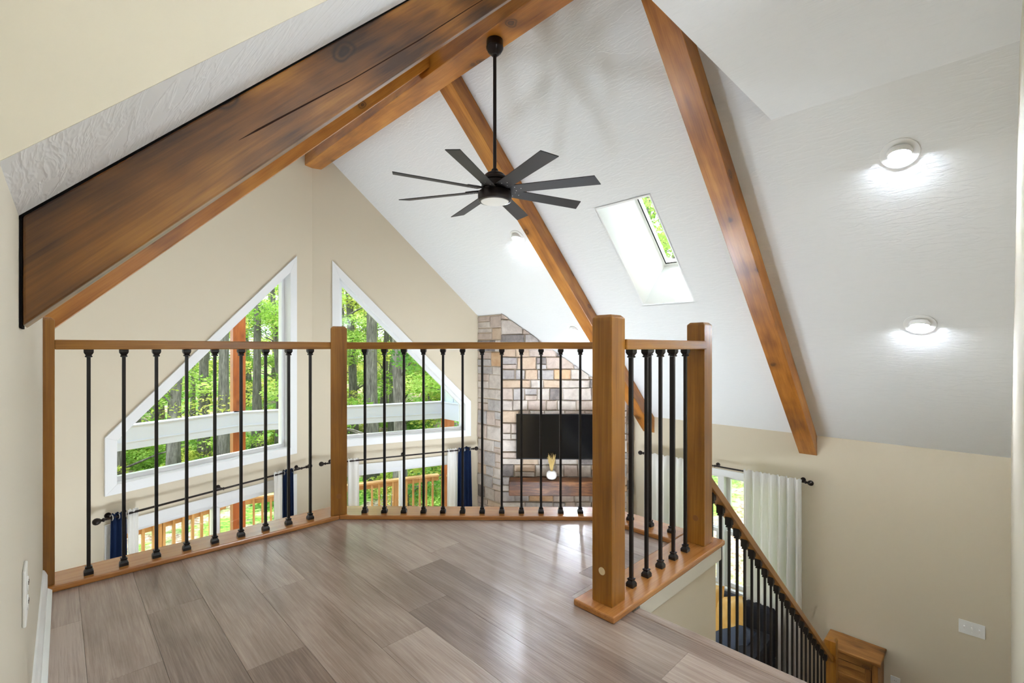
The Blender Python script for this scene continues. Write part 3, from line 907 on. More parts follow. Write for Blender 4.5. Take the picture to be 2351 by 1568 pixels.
for k in range(8):
    a = R(28.8 + 45 * k)
    rz = Matrix.Rotation(a, 3, 'Z'); rp_ = Matrix.Rotation(PITCH, 3, 'X')
    def bp(x, y, z): return Vector(C3(2.126)) + rz @ (Vector((x, 0, 0)) + rp_ @ Vector((0, y, z)))
    prof = [(0.150, -0.040), (BL - .030, -0.058), (BL, 0.056), (0.150, 0.040)]
    prof = [(0.115, -0.047), (0.715, -0.055), (0.745, 0.055), (0.115, 0.047)]
    P = [bp(x, y, 0.003) for x, y in prof] + [bp(x, y, -0.003) for x, y in prof]
    off = Vector((k * 3.1, k * 1.7, 0))
    G = [Vector((x, y, 0)) + off for x, y in prof] * 2
    bl = MB().add(P, [(0, 1, 2, 3), (7, 6, 5, 4), (0, 4, 5, 1), (1, 5, 6, 2), (2, 6, 7, 3), (3, 7, 4, 0)], G).build('blade', M['blade'], fan, bevel=0.001)
    P = [(0.070, -0.022), (0.150, -0.040), (0.215, -0.030), (0.215, 0.030), (0.150, 0.040), (0.070, 0.022)]
    q = [bp(x, y, 0.010) for x, y in P] + [bp(x, y, 0.004) for x, y in P]
    MB().add(q, [tuple(range(6)), tuple(range(11, 5, -1))] + [(i, (i + 1) % 6, 6 + (i + 1) % 6, 6 + i) for i in range(6)]).build('blade_iron', M['bronze'], bl)
    sc_ = MB()
    for (x, y) in ((0.155, -0.022), (0.155, 0.022), (0.195, 0.0)):
        sc_.lathe([(0.0035, -0.0005), (0.003, 0.0015), (0.0, 0.002)], bp(x, y, -0.003), rz @ (rp_ @ Vector((0, 0, -1))), 10)
    sc_.build('screws', M['grommet'], bl)

# ================================================================== DOWNLIGHTS AND ADDED FILL LAMPS
def downlight(x, y, side, label, group='recessed downlights in the sloped ceiling'):
    if side == 'R': p = Vector((x, y, RA - x)); n_ = Vector((-0.7071, 0, -0.7071))
    elif side == 'L': p = Vector((x, y, RB + x)); n_ = Vector((0.7071, 0, -0.7071))
    else: p = Vector((x, y, ZC)); n_ = Vector((0, 0, -1))
    e = empty('recessed_light', p, label, 'light', group)
    MB().lathe([(0.058, 0.0005), (0.094, 0.0005), (0.096, 0.002), (0.094, 0.005), (0.066, 0.008), (0.060, 0.006)], p, n_, 36).build('trim_ring', M['white'], e, smooth=True)
    # eyeball gimbal tipped towards the floor
    tilt = (n_ * 0.55 + Vector((0, 0, -1))).normalized() if side != 'F' else n_
    c = p + n_ * 0.004
    MB().lathe([(0.064, -0.020), (0.064, 0.004), (0.060, 0.010), (0.055, 0.012), (0.053, 0.008)], c, tilt, 36).build('gimbal', M['white'], e, smooth=True)
    MB().lathe([(0.0, 0.006), (0.054, 0.006), (0.054, 0.011), (0.0, 0.0125)], c, tilt, 36).build('lens', M['lens'], e)
    return e
downlight(3.624, 0.412, 'R', 'lit recessed downlight at the far right, the upper of that pair')
downlight(4.610, 0.408, 'R', 'lit recessed downlight at the far right, the lower of that pair')
downlight(3.593, 3.625, 'R', 'lit recessed downlight just below the ceiling fan')
downlight(4.563, 3.612, 'R', 'lit recessed downlight above the stone fireplace')
e = empty('fill_sconce', (1.62, -0.45, 1.62), 'added unseen fill light, a round globe in the hall behind the camera', 'light')  # globe added out of view to brighten the loft
MB().lathe([(0.0, 0.0), (0.06, 0.0), (0.055, 0.015), (0.012, 0.02), (0.012, 0.05), (0.0, 0.05)], (1.62, -0.45, 1.62), (-1, 0, 0), 28).build('arm', M['bronze'], e, smooth=True)
MB().lathe([(0.14 * math.sin(R(a_)), -0.14 * math.cos(R(a_))) for a_ in range(0, 181, 15)], (1.445, -0.45, 1.66), (0, 0, 1), 32).build('globe', M['hall'], e, smooth=True)
def fill_uplighter(x, y, label, h=1.30):  # added fill light, hidden below the loft floor
    """unseen fill lamp, added to brighten the room: a deep bowl that throws its light up at the ceiling"""
    e = empty('fill_lamp', (x, y, ZL), label, 'fill lamp', 'added unseen fill lamps')
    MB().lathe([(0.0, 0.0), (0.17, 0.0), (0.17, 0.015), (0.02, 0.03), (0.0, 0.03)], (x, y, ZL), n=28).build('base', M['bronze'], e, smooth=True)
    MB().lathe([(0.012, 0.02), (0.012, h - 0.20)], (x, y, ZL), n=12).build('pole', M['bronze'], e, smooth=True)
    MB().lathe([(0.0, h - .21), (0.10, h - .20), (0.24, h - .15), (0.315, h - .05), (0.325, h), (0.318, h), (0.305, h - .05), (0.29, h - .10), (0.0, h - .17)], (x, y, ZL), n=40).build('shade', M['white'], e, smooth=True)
    MB().lathe([(0.0, h - .145), (0.27, h - .125), (0.0, h - .124)], (x, y, ZL), n=40).build('diffuser', M['fill_bowl'], e)
fill_uplighter(2.95, 4.05, 'added unseen bowl fill lamp on the lower floor near the glazed doors')
fill_uplighter(3.90, 3.30, 'added unseen bowl fill lamp on the lower floor in front of the fireplace')
fill_uplighter(3.30, 2.85, 'added unseen bowl fill lamp on the lower floor beside the loft edge')
fill_uplighter(0.70, 3.75, 'added unseen bowl fill lamp on the lower floor at the left glazed door')

# ================================================================== FIREPLACE
FA, FB = Vector((4.312, 4.666, 0)), Vector((5.510, 3.468, 0))
FE = (FB - FA).normalized(); FN = Vector((-FE.y, FE.x, 0)); FN = FN if FN.y < 0 else -FN
FLEN = (FB - FA).length
FC = (FA + FB) / 2
fp = empty('stone_fireplace', (FC.x, FC.y, ZL), 'tall corner fireplace clad in mixed cream, grey and tan stones', 'fireplace')
core = [(4.330, 5.15), (4.330, 4.672), (5.514, 3.488), (5.696, 3.488), (5.696, 4.705)]
mb = MB()
vs = [(x, y, ZL) for x, y in core] + [(x, y, RA - x - .004) for x, y in core]
n = len(core)
mb.add(vs, [tuple(range(n)), tuple(range(2 * n - 1, n - 1, -1))] + [(i, (i + 1) % n, n + (i + 1) % n, n + i) for i in range(n)])
mb.build('mortar_core', M['mortar'], fp)

def pick_stone():
    t = random.uniform(0, sum(w_ for _, w_ in STONES))
    for m_, w_ in STONES:
        t -= w_
        if t <= 0: return m_
    return STONES[0][0]

def stone_face(O, U, Nn, width, ztop, zbot):
    """ashlar courses on a face: O at its left foot, ztop(s) = roof line"""
    z = zbot
    hmax = max(ztop(0), ztop(width))
    while z < hmax - 0.03:
        h = random.choice((0.085, 0.11, 0.14, 0.165, 0.20))
        s = 0.0
        while s < width - 0.015:
            w_ = random.uniform(0.14, 0.40) * (1.0 if h > 0.1 else 0.9)
            if width - (s + w_) < 0.09: w_ = width - s
            cells = [(s, z, w_, h)]
            if h > 0.15 and w_ < 0.34 and random.random() < 0.45:
                f_ = random.uniform(0.4, 0.6)
                cells = [(s, z, w_, h * f_), (s, z + h * f_, w_, h * (1 - f_))]
            elif h > 0.13 and w_ > 0.3 and random.random() < 0.4:
                f_ = random.uniform(0.35, 0.65)
                cells = [(s, z, w_ * f_, h), (s + w_ * f_, z, w_ * (1 - f_), h)]
            for (a, b_, cw, ch) in cells:
                g = 0.006
                j = lambda: random.uniform(-0.005, 0.005)
                poly = [(a + g + j(), b_ + g + j()), (a + cw - g + j(), b_ + g + j()), (a + cw - g + j(), b_ + ch - g + j()), (a + g + j(), b_ + ch - g + j())]
                # cut along the roof line  z <= ztop(s)
                k_ = (ztop(1.0) - ztop(0.0))
                poly = clip(poly, -k_, 1.0, ztop(0.0) - 0.006)
                if len(poly) < 3: continue
                d = random.uniform(0.009, 0.022)
                cx = sum(p[0] for p in poly) / len(poly); cz = sum(p[1] for p in poly) / len(poly)
                m_ = len(poly)
                V0 = [O + U * p[0] + ZV * p[1] - Nn * 0.01 for p in poly]
                V1 = [O + U * p[0] + ZV * p[1] + Nn * (d * 0.55) for p in poly]
                V2 = [O + U * (cx + (p[0] - cx) * 0.90) + ZV * (cz + (p[1] - cz) * 0.86) + Nn * (d + random.uniform(-.004, .004)) for p in poly]
                fs = [tuple(range(2 * m_, 3 * m_))]
                for r_ in (0, m_):
                    fs += [(r_ + i, r_ + (i + 1) % m_, r_ + m_ + (i + 1) % m_, r_ + m_ + i) for i in range(m_)]
                MB().add(V0 + V1 + V2, fs).build('stone', pick_stone(), fp)
            s += w_
        z += h
random.seed(5)
stone_face(FA - FN * 0.0, FE, FN, FLEN, lambda s: RA - (FA.x + FE.x * s), -1.55)
stone_face(Vector((4.330, 5.165, 0)), Vector((0, -1, 0)), Vector((-1, 0, 0)), 0.495, lambda s: RA - 4.33, -1.55)
stone_face(Vector((5.514, 3.488, 0)), Vector((1, 0, 0)), Vector((0, -1, 0)), 0.18, lambda s: RA - 5.514 - s, -1.0)

# mantel, television, vase
fpt = lambda e_, o_, z: Vector((FC.x, FC.y, 0)) + FE * e_ + FN * o_ + ZV * z
frot = Matrix((FE, -FN, ZV)).transposed()
mt = MB().box(fpt(-0.085, 0.125, -0.825), (1.30, 0.20, 0.195), frot, 0)
mt = mt.build('mantel_shelf', M['mantel'], None, bevel=0.012, org=fpt(-0.085, 0.125, -0.92))
tag(mt, 'rough dark timber mantel shelf on the stone fireplace', 'mantel')
tv = empty('television', fpt(-0.09, 0.05, -0.47), 'large black flat television mounted on the stone fireplace', 'television')
MB().box(fpt(-0.095, 0.068, -0.176), (1.09, 0.045, 0.60), frot).build('bezel', M['tvbody'], tv, bevel=0.004)
MB().box(fpt(-0.095, 0.092, -0.172), (1.072, 0.004, 0.575), frot).build('screen', M['tvscreen'], tv)
MB().box(fpt(-0.095, 0.035, -0.176), (0.4, 0.03, 0.3), frot).build('wall_bracket', M['tvbody'], tv)
vz = -0.7268
vc = fpt(-0.175, 0.135, 0)
va = empty('vase', (vc.x, vc.y, vz), 'round white ceramic vase of dried grass on the mantel shelf', 'vase')
MB().lathe([(0.0, 0.0), (0.035, 0.0), (0.060, 0.018), (0.070, 0.055), (0.064, 0.090), (0.040, 0.112), (0.030, 0.116), (0.026, 0.110), (0.0, 0.10)], (vc.x, vc.y, vz), n=32).build('vase_body', M['ceramic'], va, smooth=True)
gb = MB()
for i in range(70):
    a = random.uniform(0, 6.283); sp = random.uniform(0.01, 0.055); hh = random.uniform(0.16, 0.25)
    b0 = Vector((vc.x + .012 * math.cos(a), vc.y + .012 * math.sin(a), vz + .10))
    t0 = b0 + Vector((sp * math.cos(a), sp * math.sin(a), hh))
    m0 = b0.lerp(t0, .5) - Vector((sp * .2 * math.cos(a), sp * .2 * math.sin(a), 0))
    gb.tube([b0, m0, t0], [0.0012, 0.004, 0.0008], 5)
g_ = gb.build('dried_grass', M['grassblade'], va); g_['kind'] = 'stuff'

# ================================================================== CURTAINS
def curtain(name, A, B, Nn, ztop, zbot, folds, amp, mat, label, cat='curtain', flare=0.0, group=None, header=0.0):
    """pleated cloth hanging between A and B (xy), Nn = direction into the room"""
    A, B, Nn = Vector((A[0], A[1], 0)), Vector((B[0], B[1], 0)), Vector((Nn[0], Nn[1], 0)).normalized()
    nu, nv = folds * 10, 16
    d = B - A
    vs, fs = [], []
    ph = random.uniform(0, 6)
    for j in range(nv + 1):
        v = j / nv
        z = ztop + (zbot - ztop) * v
        for i in range(nu + 1):
            u = i / nu
            am = amp * (0.55 + 0.45 * min(1, v * 3)) * (1 + 0.3 * math.sin(u * 9 + ph))
            w_ = math.sin(u * folds * 2 * math.pi + ph + 0.35 * math.sin(v * 4 + u * 5)) * am
            su = 0.5 + (u - 0.5) * (1 + flare * v)
            dz = 0.006 * math.sin(u * folds * 4 * math.pi + ph) if j == 0 else 0
            vs.append(A + d * su + Nn * w_ + ZV * (z + dz))
    for j in range(nv):
        for i in range(nu):
            k = j * (nu + 1) + i
            fs.append((k, k + 1, k + nu + 2, k + nu + 1))
    o = MB().add(vs, fs).build(name, mat, None, smooth=True, org=((A.x + B.x) / 2, (A.y + B.y) / 2, zbot))
    md = o.modifiers.new('solid', 'SOLIDIFY'); md.thickness = 0.003; md.offset = 0
    return tag(o, label, cat, group)

def grommets(o, pts, axis):
    mb = MB()
    for p in pts:
        mb.lathe([(0.017, -0.003), (0.026, -0.003), (0.026, 0.003), (0.017, 0.003), (0.017, -0.003)], p, axis, 20)
    mb.build('grommet', M['grommet'], o)

def rod(A, B, label, wall_n, brackets, r=0.0095, off=0.10):
    A, B = Vector(A), Vector(B)
    d = (B - A).normalized()
    e = empty('curtain_rod', (A + B) / 2, label, 'curtain rod', 'curtain rods over the windows')
    MB().tube([A, B], r, 12).build('rod', M['bronze'], e, smooth=True)
    for p, dd in ((A, -d), (B, d)):
        MB().lathe([(0.010, 0.0), (0.016, 0.004), (0.016, 0.012), (0.010, 0.018), (0.012, 0.026), (0.022, 0.034), (0.0285, 0.050), (0.027, 0.064), (0.018, 0.077), (0.0, 0.083)], p, dd, 20).build('finial', M['bronze'], e, smooth=True)
    wn_ = Vector(wall_n).normalized()
    for t in brackets:
        p = A.lerp(B, t)
        mb = MB().tube([p + wn_ * (off - 0.002), p + wn_ * 0.012], 0.006, 8)
        mb.tube([p - ZV * 0.014, p + ZV * 0.014], 0.0065, 8)
        mb.lathe([(0.024, 0.0), (0.024, 0.006), (0.0, 0.008)], p + wn_ * (off - 0.001), -wn_, 16)
        mb.build('bracket', M['bronze'], e, smooth=True)
    return e
RODZ = -0.405
for side, s_in, s_out, lab in (('L', 0.17, 2.10, 'dark curtain rod over the left glazed door'), ('R', -0.02 + .17, 2.06, 'dark curtain rod over the glazed door beside the fireplace')):
    rod(prow_pt(side, s_in, RODZ, -0.10), prow_pt(side, s_out, RODZ, -0.10), lab, PNRM[side], (0.03, 0.5, 0.97))
ZT, ZB = RODZ + 0.030, ZL + 0.015
def pc(side, s0, s1, mat, label, nm, folds, flare=0.3, amp=0.020):
    a, b_ = prow_pt(side, s0, 0, -0.10), prow_pt(side, s1, 0, -0.10)
    o = curtain(nm, (a.x, a.y), (b_.x, b_.y), -PNRM[side], ZT, ZB, folds, amp, mat, label, flare=flare, group='curtains on the prow doors')
    if nm == 'navy_curtain':
        grommets(o, [prow_pt(side, s0 + (s1 - s0) * t, RODZ, -0.10) for t in (0.06, 0.5, 0.94)], PU[side])
    return o
pc('L', 2.060, 1.955, M['navy'], 'navy curtain bunched at the far left end of the left rod', 'navy_curtain', 3, 0.6)
pc('L', 1.945, 1.865, M['sheer'], 'narrow white curtain beside the far left navy curtain', 'white_curtain', 2, 0.1, 0.013)
pc('L', 0.590, 0.485, M['sheer'], 'white curtain at the right end of the left rod', 'white_curtain', 2, 0.1, 0.013)
pc('L', 0.475, 0.345, M['navy'], 'navy curtain at the right end of the left rod', 'navy_curtain', 4, 0.15)
pc('R', 0.300, 0.390, M['navy'], 'navy curtain mostly hidden behind the middle newel post', 'navy_curtain', 3, 0.2)
pc('R', 0.400, 0.535, M['sheer'], 'white curtain just right of the middle newel post', 'white_curtain', 2, 0.1, 0.013)
pc('R', 1.690, 1.830, M['sheer'], 'white curtain left of the navy curtain by the fireplace', 'white_curtain', 2, 0.1, 0.013)
pc('R', 1.840, 2.030, M['navy'], 'navy curtain hanging beside the stone fireplace', 'navy_curtain', 4, 0.45)
rod((XW - .10, 1.405, RODZ + .012), (XW - .10, 3.27, RODZ + .012), 'dark curtain rod on the right wall above the sofa', (1, 0, 0), (0.02, 0.5, 0.98))
for (ya, yb, lab) in ((1.425, 2.005, 'wide white gathered curtain on the right wall, nearer the stair'), (2.62, 3.24, 'white gathered curtain seen through the balusters, nearer the fireplace')):
    o = curtain('white_curtain', (XW - .150, ya), (XW - .150, yb), (-1, 0), RODZ + .045, ZB, 7, 0.045, M['sheer'], lab, group='white curtains on the right wall')

# ================================================================== LOWER-LEVEL FURNITURE
def cushion(c, size, rot, name, mat, parent=None, puff=0.35, org=None):
    """soft pillow: rounded box with pinched corners"""
    n_ = 10
    hx, hy, hz = (d / 2 for d in size)
    vs, fs = [], []
    for sgn in (1, -1):
        for j in range(n_ + 1):
            for i in range(n_ + 1):
                a, b_ = -1 + 2 * i / n_, -1 + 2 * j / n_
                th = (max(0, 1 - a ** 4) * max(0, 1 - b_ ** 4)) ** 0.5
                k = 1 - 0.06 * (1 - abs(a)) * (abs(b_) ** 3) ; k2 = 1 - 0.06 * (1 - abs(b_)) * (abs(a) ** 3)
                vs.append(Vector(c) + rot @ Vector((a * hx * k2, b_ * hy * k, sgn * hz * th)))
    m_ = (n_ + 1) ** 2
    for s_ in (0, 1):
        for j in range(n_):
            for i in range(n_):
                k = s_ * m_ + j * (n_ + 1) + i
                fs.append((k, k + 1, k + n_ + 2, k + n_ + 1) if s_ == 0 else (k, k + n_ + 1, k + n_ + 2, k + 1))
    mb = MB().add(vs, fs)
    o = mb.build(name, mat, parent, smooth=True, org=org or Vector(c) - Vector((0, 0, hz)))
    wd = o.modifiers.new('weld', 'WELD'); wd.merge_threshold = 0.0005
    return o
sf = empty('sofa', (5.15, 2.4, ZL), 'charcoal grey sofa under the right-hand window behind the stair balusters', 'sofa')
SY0, SY1, SX0, SX1 = 1.64, 3.20, 4.72, 5.56
MB().span((SX0, SY0, ZL + .10), (SX1, SY1, ZL + .30)).build('base', M['sofa'], sf, bevel=0.02)
MB().sweep_prism([(SX1 - .24, SY0 + .02, ZL + .30), (SX1, SY0 + .02, ZL + .30), (SX1, SY0 + .02, ZL + .84), (SX1 - .12, SY0 + .02, ZL + .84)], (0, SY1 - SY0 - .04, 0)).build('backrest', M['sofa'], sf, bevel=0.03)
for (ya, yb) in ((SY0, SY0 + .22), (SY1 - .22, SY1)):
    MB().span((SX0, ya, ZL + .10), (SX1 - .12, yb, ZL + .62)).build('arm', M['sofa'], sf, bevel=0.04)
for (ya, yb) in ((SY0 + .23, 2.415), (2.425, SY1 - .23)):
    MB().span((SX0 - .02, ya, ZL + .30), (SX1 - .22, yb, ZL + .46)).build('seat_cushion', M['sofa'], sf, bevel=0.04)
for x in (SX0 + .06, SX1 - .08):
    for y in (SY0 + .08, SY1 - .08):
        MB().span((x - .025, y - .025, ZL), (x + .025, y + .025, ZL + .10)).build('leg', M['bronze'], sf)
rA = Matrix.Rotation(R(-62), 3, 'Y') @ Matrix.Rotation(R(12), 3, 'Z')
def lean(yaw, tilt, roll=0): return Matrix.Rotation(R(yaw), 3, 'Z') @ Matrix.Rotation(R(tilt), 3, 'Y') @ Matrix.Rotation(R(roll), 3, 'Z')
tag(cushion((5.10, 1.96, ZL + .585), (0.40, 0.42, 0.17), lean(-28, -50, 0), 'throw_pillow', M['sofa2']), 'slate blue pillow leaning at the near end of the sofa', 'pillow', 'sofa pillows')
tag(cushion((5.20, 2.06, ZL + .70), (0.46, 0.46, 0.16), lean(-14, -64, 24), 'throw_pillow', M['mustard']), 'mustard pillow in the middle of the sofa pillows', 'pillow', 'sofa pillows')
tag(cushion((5.22, 2.33, ZL + .73), (0.50, 0.50, 0.17), lean(0, -66, 8), 'throw_pillow', M['mustard']), 'mustard pillow partly hidden behind the knee wall', 'pillow', 'sofa pillows')

# small cabinet against the right wall
CY0, CY1, CX0, CX1, CZ = 0.765, 1.175, 5.375, 5.685, -1.862
cb = empty('wooden_cabinet', ((CX0 + CX1) / 2, (CY0 + CY1) / 2, ZL), 'small rustic wooden cabinet against the right wall by the stair foot', 'cabinet')
MB().span((CX0 - .022, CY0 - .022, CZ - .030), (CX1, CY1 + .022, CZ), grain=1).build('top', M['cabinet'], cb, bevel=0.006)
mb = MB()
mb.span((CX0 + .02, CY0, ZL + .05), (CX1, CY0 + .02, CZ - .030), grain=2)
mb.span((CX0 + .02, CY1 - .02, ZL + .05), (CX1, CY1, CZ - .030), grain=2)
mb.span((CX1 - .02, CY0, ZL + .05), (CX1, CY1, CZ - .030), grain=2)
mb.span((CX0 + .02, CY0, ZL + .05), (CX1, CY1, ZL + .07), grain=1)
mb.build('body', M['cabinet'], cb, bevel=0.002)
mb = MB()
mb.span((CX0, CY0, ZL), (CX0 + .022, CY0 + .045, CZ - .030), grain=2)
mb.span((CX0, CY1 - .045, ZL), (CX0 + .022, CY1, CZ - .030), grain=2)
mb.span((CX0, CY0 + .045, CZ - .095), (CX0 + .022, CY1 - .045, CZ - .030), grain=1)
mb.build('face_frame', M['cabinet'], cb, bevel=0.002)
d0, d1, dz0, dz1 = CY0 + .05, CY1 - .05, ZL + .06, CZ - .10
dr = MB()
dr.span((CX0 - .004, d0, dz0), (CX0 + .016, d0 + .045, dz1), grain=2)
dr.span((CX0 - .004, d1 - .045, dz0), (CX0 + .016, d1, dz1), grain=2)
dr.span((CX0 - .004, d0 + .045, dz1 - .045), (CX0 + .016, d1 - .045, dz1), grain=1)
dr.span((CX0 - .004, d0 + .045, dz1 - .16), (CX0 + .016, d1 - .045, dz1 - .125), grain=1)
dr.span((CX0 - .004, d0 + .045, dz0), (CX0 + .016, d1 - .045, dz0 + .05), grain=1)
dr = dr.build('door', M['cabinet'], cb, bevel=0.002)
MB().span((CX0 + .006, d0 + .04, dz0 + .04), (CX0 + .010, d1 - .04, dz1 - .04), grain=1).build('door_panel', M['cabinet'], dr)
MB().lathe([(0.006, 0.0), (0.006, 0.012), (0.014, 0.018), (0.012, 0.026), (0.0, 0.028)], (CX0 - .004, d1 - .022, dz1 - .30), (-1, 0, 0), 16).build('knob', M['bronze'], dr, smooth=True)

# switch plate and outlets
def wall_plate(name, c, nrm, along, wd, ht, label, cat, toggles=0, outlet=False):
    c, nrm, along = Vector(c), Vector(nrm).normalized(), Vector(along).normalized()
    rot = Matrix((along, nrm.cross(along) if False else ZV, nrm)).transposed()
    e = empty(name, c, label, cat)
    MB().box(c + nrm * 0.003, (wd, ht, 0.006), rot).build('cover_plate', M['plastic'], e, bevel=0.0025)
    for i in range(toggles):
        p = c + along * (wd * (i - (toggles - 1) / 2) * 0.285) + nrm * 0.010
        MB().box(p + ZV * 0.003, (0.009, 0.022, 0.014), rot @ Matrix.Rotation(R(20), 3, 'X')).build('toggle', M['plastic'], e, bevel=0.002)
        for dz in (-0.030, 0.030):
            MB().lathe([(0.003, 0), (0.0025, 0.001), (0, 0.0015)], p - nrm * 0.004 + ZV * dz, nrm, 8).build('screw', M['plastic'], e)
    if outlet:
        for dz in (-0.02, 0.02):
            f_ = MB().lathe([(0.0155, 0.0), (0.0155, 0.002), (0.0, 0.0024)], c + nrm * 0.006 + ZV * dz, nrm, 20).build('receptacle', M['plastic'], e)
            mb = MB()
            for dx in (-0.006, 0.006):
                mb.box(c + nrm * 0.0085 + ZV * (dz + .003) + along * dx, (0.002, 0.008, 0.001), rot)
            mb.build('slots', M['slot'], f_)
    return e
wall_plate('switch_plate', (XW, 0.163, -1.430), (-1, 0, 0), (0, 1, 0), 0.166, 0.116, 'white triple toggle switch plate on the right wall', 'switch', toggles=3)
wall_plate('wall_outlet', (XW, 0.680, -2.160), (-1, 0, 0), (0, 1, 0), 0.072, 0.116, 'white wall outlet low on the right wall beside the cabinet', 'outlet', outlet=True)
wall_plate('wall_outlet', (wall_x(1.45), 1.45, 0.475), (1, -0.0105, 0), (0, 1, 0), 0.075, 0.118, 'white wall outlet on the near left wall above the baseboard', 'outlet', outlet=True)

# ================================================================== OUTSIDE: DECK, PORCH
D = 3.3
TIP2 = Vector((XR, YP + D / CA, 0))
def porch_pt(side, s, z, out=0.0): return TIP2 + PU[side] * s + PNRM[side] * out + ZV * z
RC = Vector((5.90, TIP2.y - (5.90 - XR) * TA, 0))        # right corner of the porch
SRC = (5.90 - XR) / CA
struct('floor_deck', MB().prism([(XL - 1.2, 4.0), (XL, 4.72), (XR, YP + .12), (XW + .12, 4.72), (RC.x + .1, 4.72), (RC.x + .1, RC.y + .1), (TIP2.x, TIP2.y + .12), (XL - 1.2, TIP2.y - (XR - XL + 1.2) * TA)], ZL - .22, ZL - .06), M['deck'])
def deck_rail(P0, P1, label, n_posts):
    P0, P1 = Vector(P0), Vector(P1)
    d = P1 - P0; L_ = d.length; d.normalize()
    rot = Matrix.Rotation(math.atan2(d.y, d.x), 3, 'Z')
    e = empty('deck_railing', (P0 + P1) / 2 + ZV * (ZL - .06), label, 'railing', 'wooden deck railings outside')
    c = (P0 + P1) / 2
    MB().box((c.x, c.y, -1.650), (L_, 0.14, 0.036), rot, 0).build('top_rail', M['deck'], e, bevel=0.004)
    MB().box((c.x, c.y, -1.715), (L_, 0.04, 0.092), rot, 0).build('upper_board', M['deck'], e, bevel=0.003)
    MB().box((c.x, c.y, -2.560), (L_, 0.04, 0.09), rot, 0).build('lower_board', M['deck'], e, bevel=0.003)
    nrm = Vector((-d.y, d.x, 0)); nrm = nrm if nrm.y < 0 else -nrm
    if abs(d.y) > 0.9: nrm = Vector((-1, 0, 0))
    k = int(L_ / 0.135)
    for i in range(1, k):
        p = P0 + d * (L_ * i / k) + nrm * 0.038
        MB().box((p.x, p.y, -2.14), (0.036, 0.036, 0.94), rot, 2).build('baluster', M['deck'], e)
    for i in range(n_posts):
        p = P0 + d * (L_ * (i + .5) / n_posts)
        MB().box((p.x, p.y, -2.18), (0.09, 0.09, 1.02), rot, 2).build('post', M['deck'], e, bevel=0.003)
    return e
deck_rail(porch_pt('L', 0.16, 0), porch_pt('L', 4.3, 0), 'wooden deck railing seen through the left glazed door', 2)
deck_rail(porch_pt('R', 0.16, 0), porch_pt('R', SRC - .14, 0), 'wooden deck railing seen through the glazed door beside the fireplace', 2)
deck_rail(Vector((RC.x, RC.y - .14, 0)), Vector((RC.x, 4.85, 0)), 'wooden deck railing along the right end of the porch', 1)
def porch_post(c, z0, z1, size, rotz, label):
    o = MB().box((c[0], c[1], (z0 + z1) / 2), (size, size, z1 - z0), Matrix.Rotation(rotz, 3, 'Z'), 2).build('porch_post', M['post'], None, bevel=0.008, org=(c[0], c[1], z0))
    tag(o, label, 'post', 'timber porch posts')
porch_post((TIP2.x + .06, TIP2.y + .04), ZL - .06, 3.15, 0.20, 0, 'tall orange timber porch post seen through the left window')
porch_post((RC.x + .06, RC.y - .02), ZL - .06, -0.42, 0.20, 0, 'short orange timber porch post under the white beam corner')
pb = empty('porch_beam', (TIP2.x, TIP2.y, -0.42), 'white boxed porch beam crossing behind both upper windows', 'beam')
for side, s1 in (('L', 4.4), ('R', SRC)):
    for nm, z0, z1, o0, o1 in (('beam_face', -0.445, -0.115, -0.20, -0.085), ('cap', -0.115, -0.098, -0.215, -0.06), ('drip_edge', -0.345, -0.325, -0.206, -0.199)):
        P = [porch_pt(side, 0 if nm != 'x' else 0, z0, o0), porch_pt(side, s1, z0, o0), porch_pt(side, s1, z1, o0), porch_pt(side, 0, z1, o0)]
        k = abs(o0) * TA
        P[0] = porch_pt(side, -k if False else k * 0, z0, o0); P[3] = porch_pt(side, 0, z1, o0)
        MB().sweep_prism(P, PNRM[side] * (o1 - o0)).build(nm, M['fascia'], pb)
for nm, z0, z1, xo0, xo1 in (('beam_face', -0.445, -0.115, -0.19, -0.07), ('cap', -0.115, -0.098, -0.205, -0.05)):
    MB().span((RC.x + xo0, 4.85, z0), (RC.x + xo1, RC.y - .12, z1)).build(nm, M['fascia'], pb)
pw = empty('porch_side_wall', (RC.x - .10, 6.4, -0.098), 'pale green board and batten infill above the porch beam, right', 'wall panel')
yy = RC.y - .16
while yy > 5.0:
    MB().span((RC.x - .12, yy - .285, -0.097), (RC.x - .09, yy, 1.25)).build('siding_board', M['siding'], pw)
    MB().span((RC.x - .135, yy - .305, -0.097), (RC.x - .09, yy - .285, 1.25)).build('batten', M['fascia'], pw)
    yy -= .305
MB().span((RC.x - .16, RC.y - .16, -0.097), (RC.x - .06, RC.y - .08, 1.25)).build('corner_board', M['fascia'], pw)

# ================================================================== OUTSIDE: GROUND AND FOREST
def ground_z(x, y):
    d = math.hypot(x - 2.2, y - 3.0)
    z = -3.15 + 0.10 * math.sin(x * 0.55 + 1) + 0.10 * math.sin(y * 0.47)
    if d > 14: z += (d - 14) * 0.045
    if x > 7: z += (x - 7) * 0.10
    return z
mb = MB()
vs, fs = [], []
GX0, GX1, GY0, GY1, GN = -42, 46, -14, 62, 80
for j in range(GN + 1):
    for i in range(GN + 1):
        x, y = GX0 + (GX1 - GX0) * i / GN, GY0 + (GY1 - GY0) * j / GN
        vs.append((x, y, ground_z(x, y)))
for j in range(GN):
    for i in range(GN):
        k = j * (GN + 1) + i
        fs.append((k, k + 1, k + GN + 2, k + GN + 1))
struct('ground', mb.add(vs, fs), M['ground'], smooth=True)

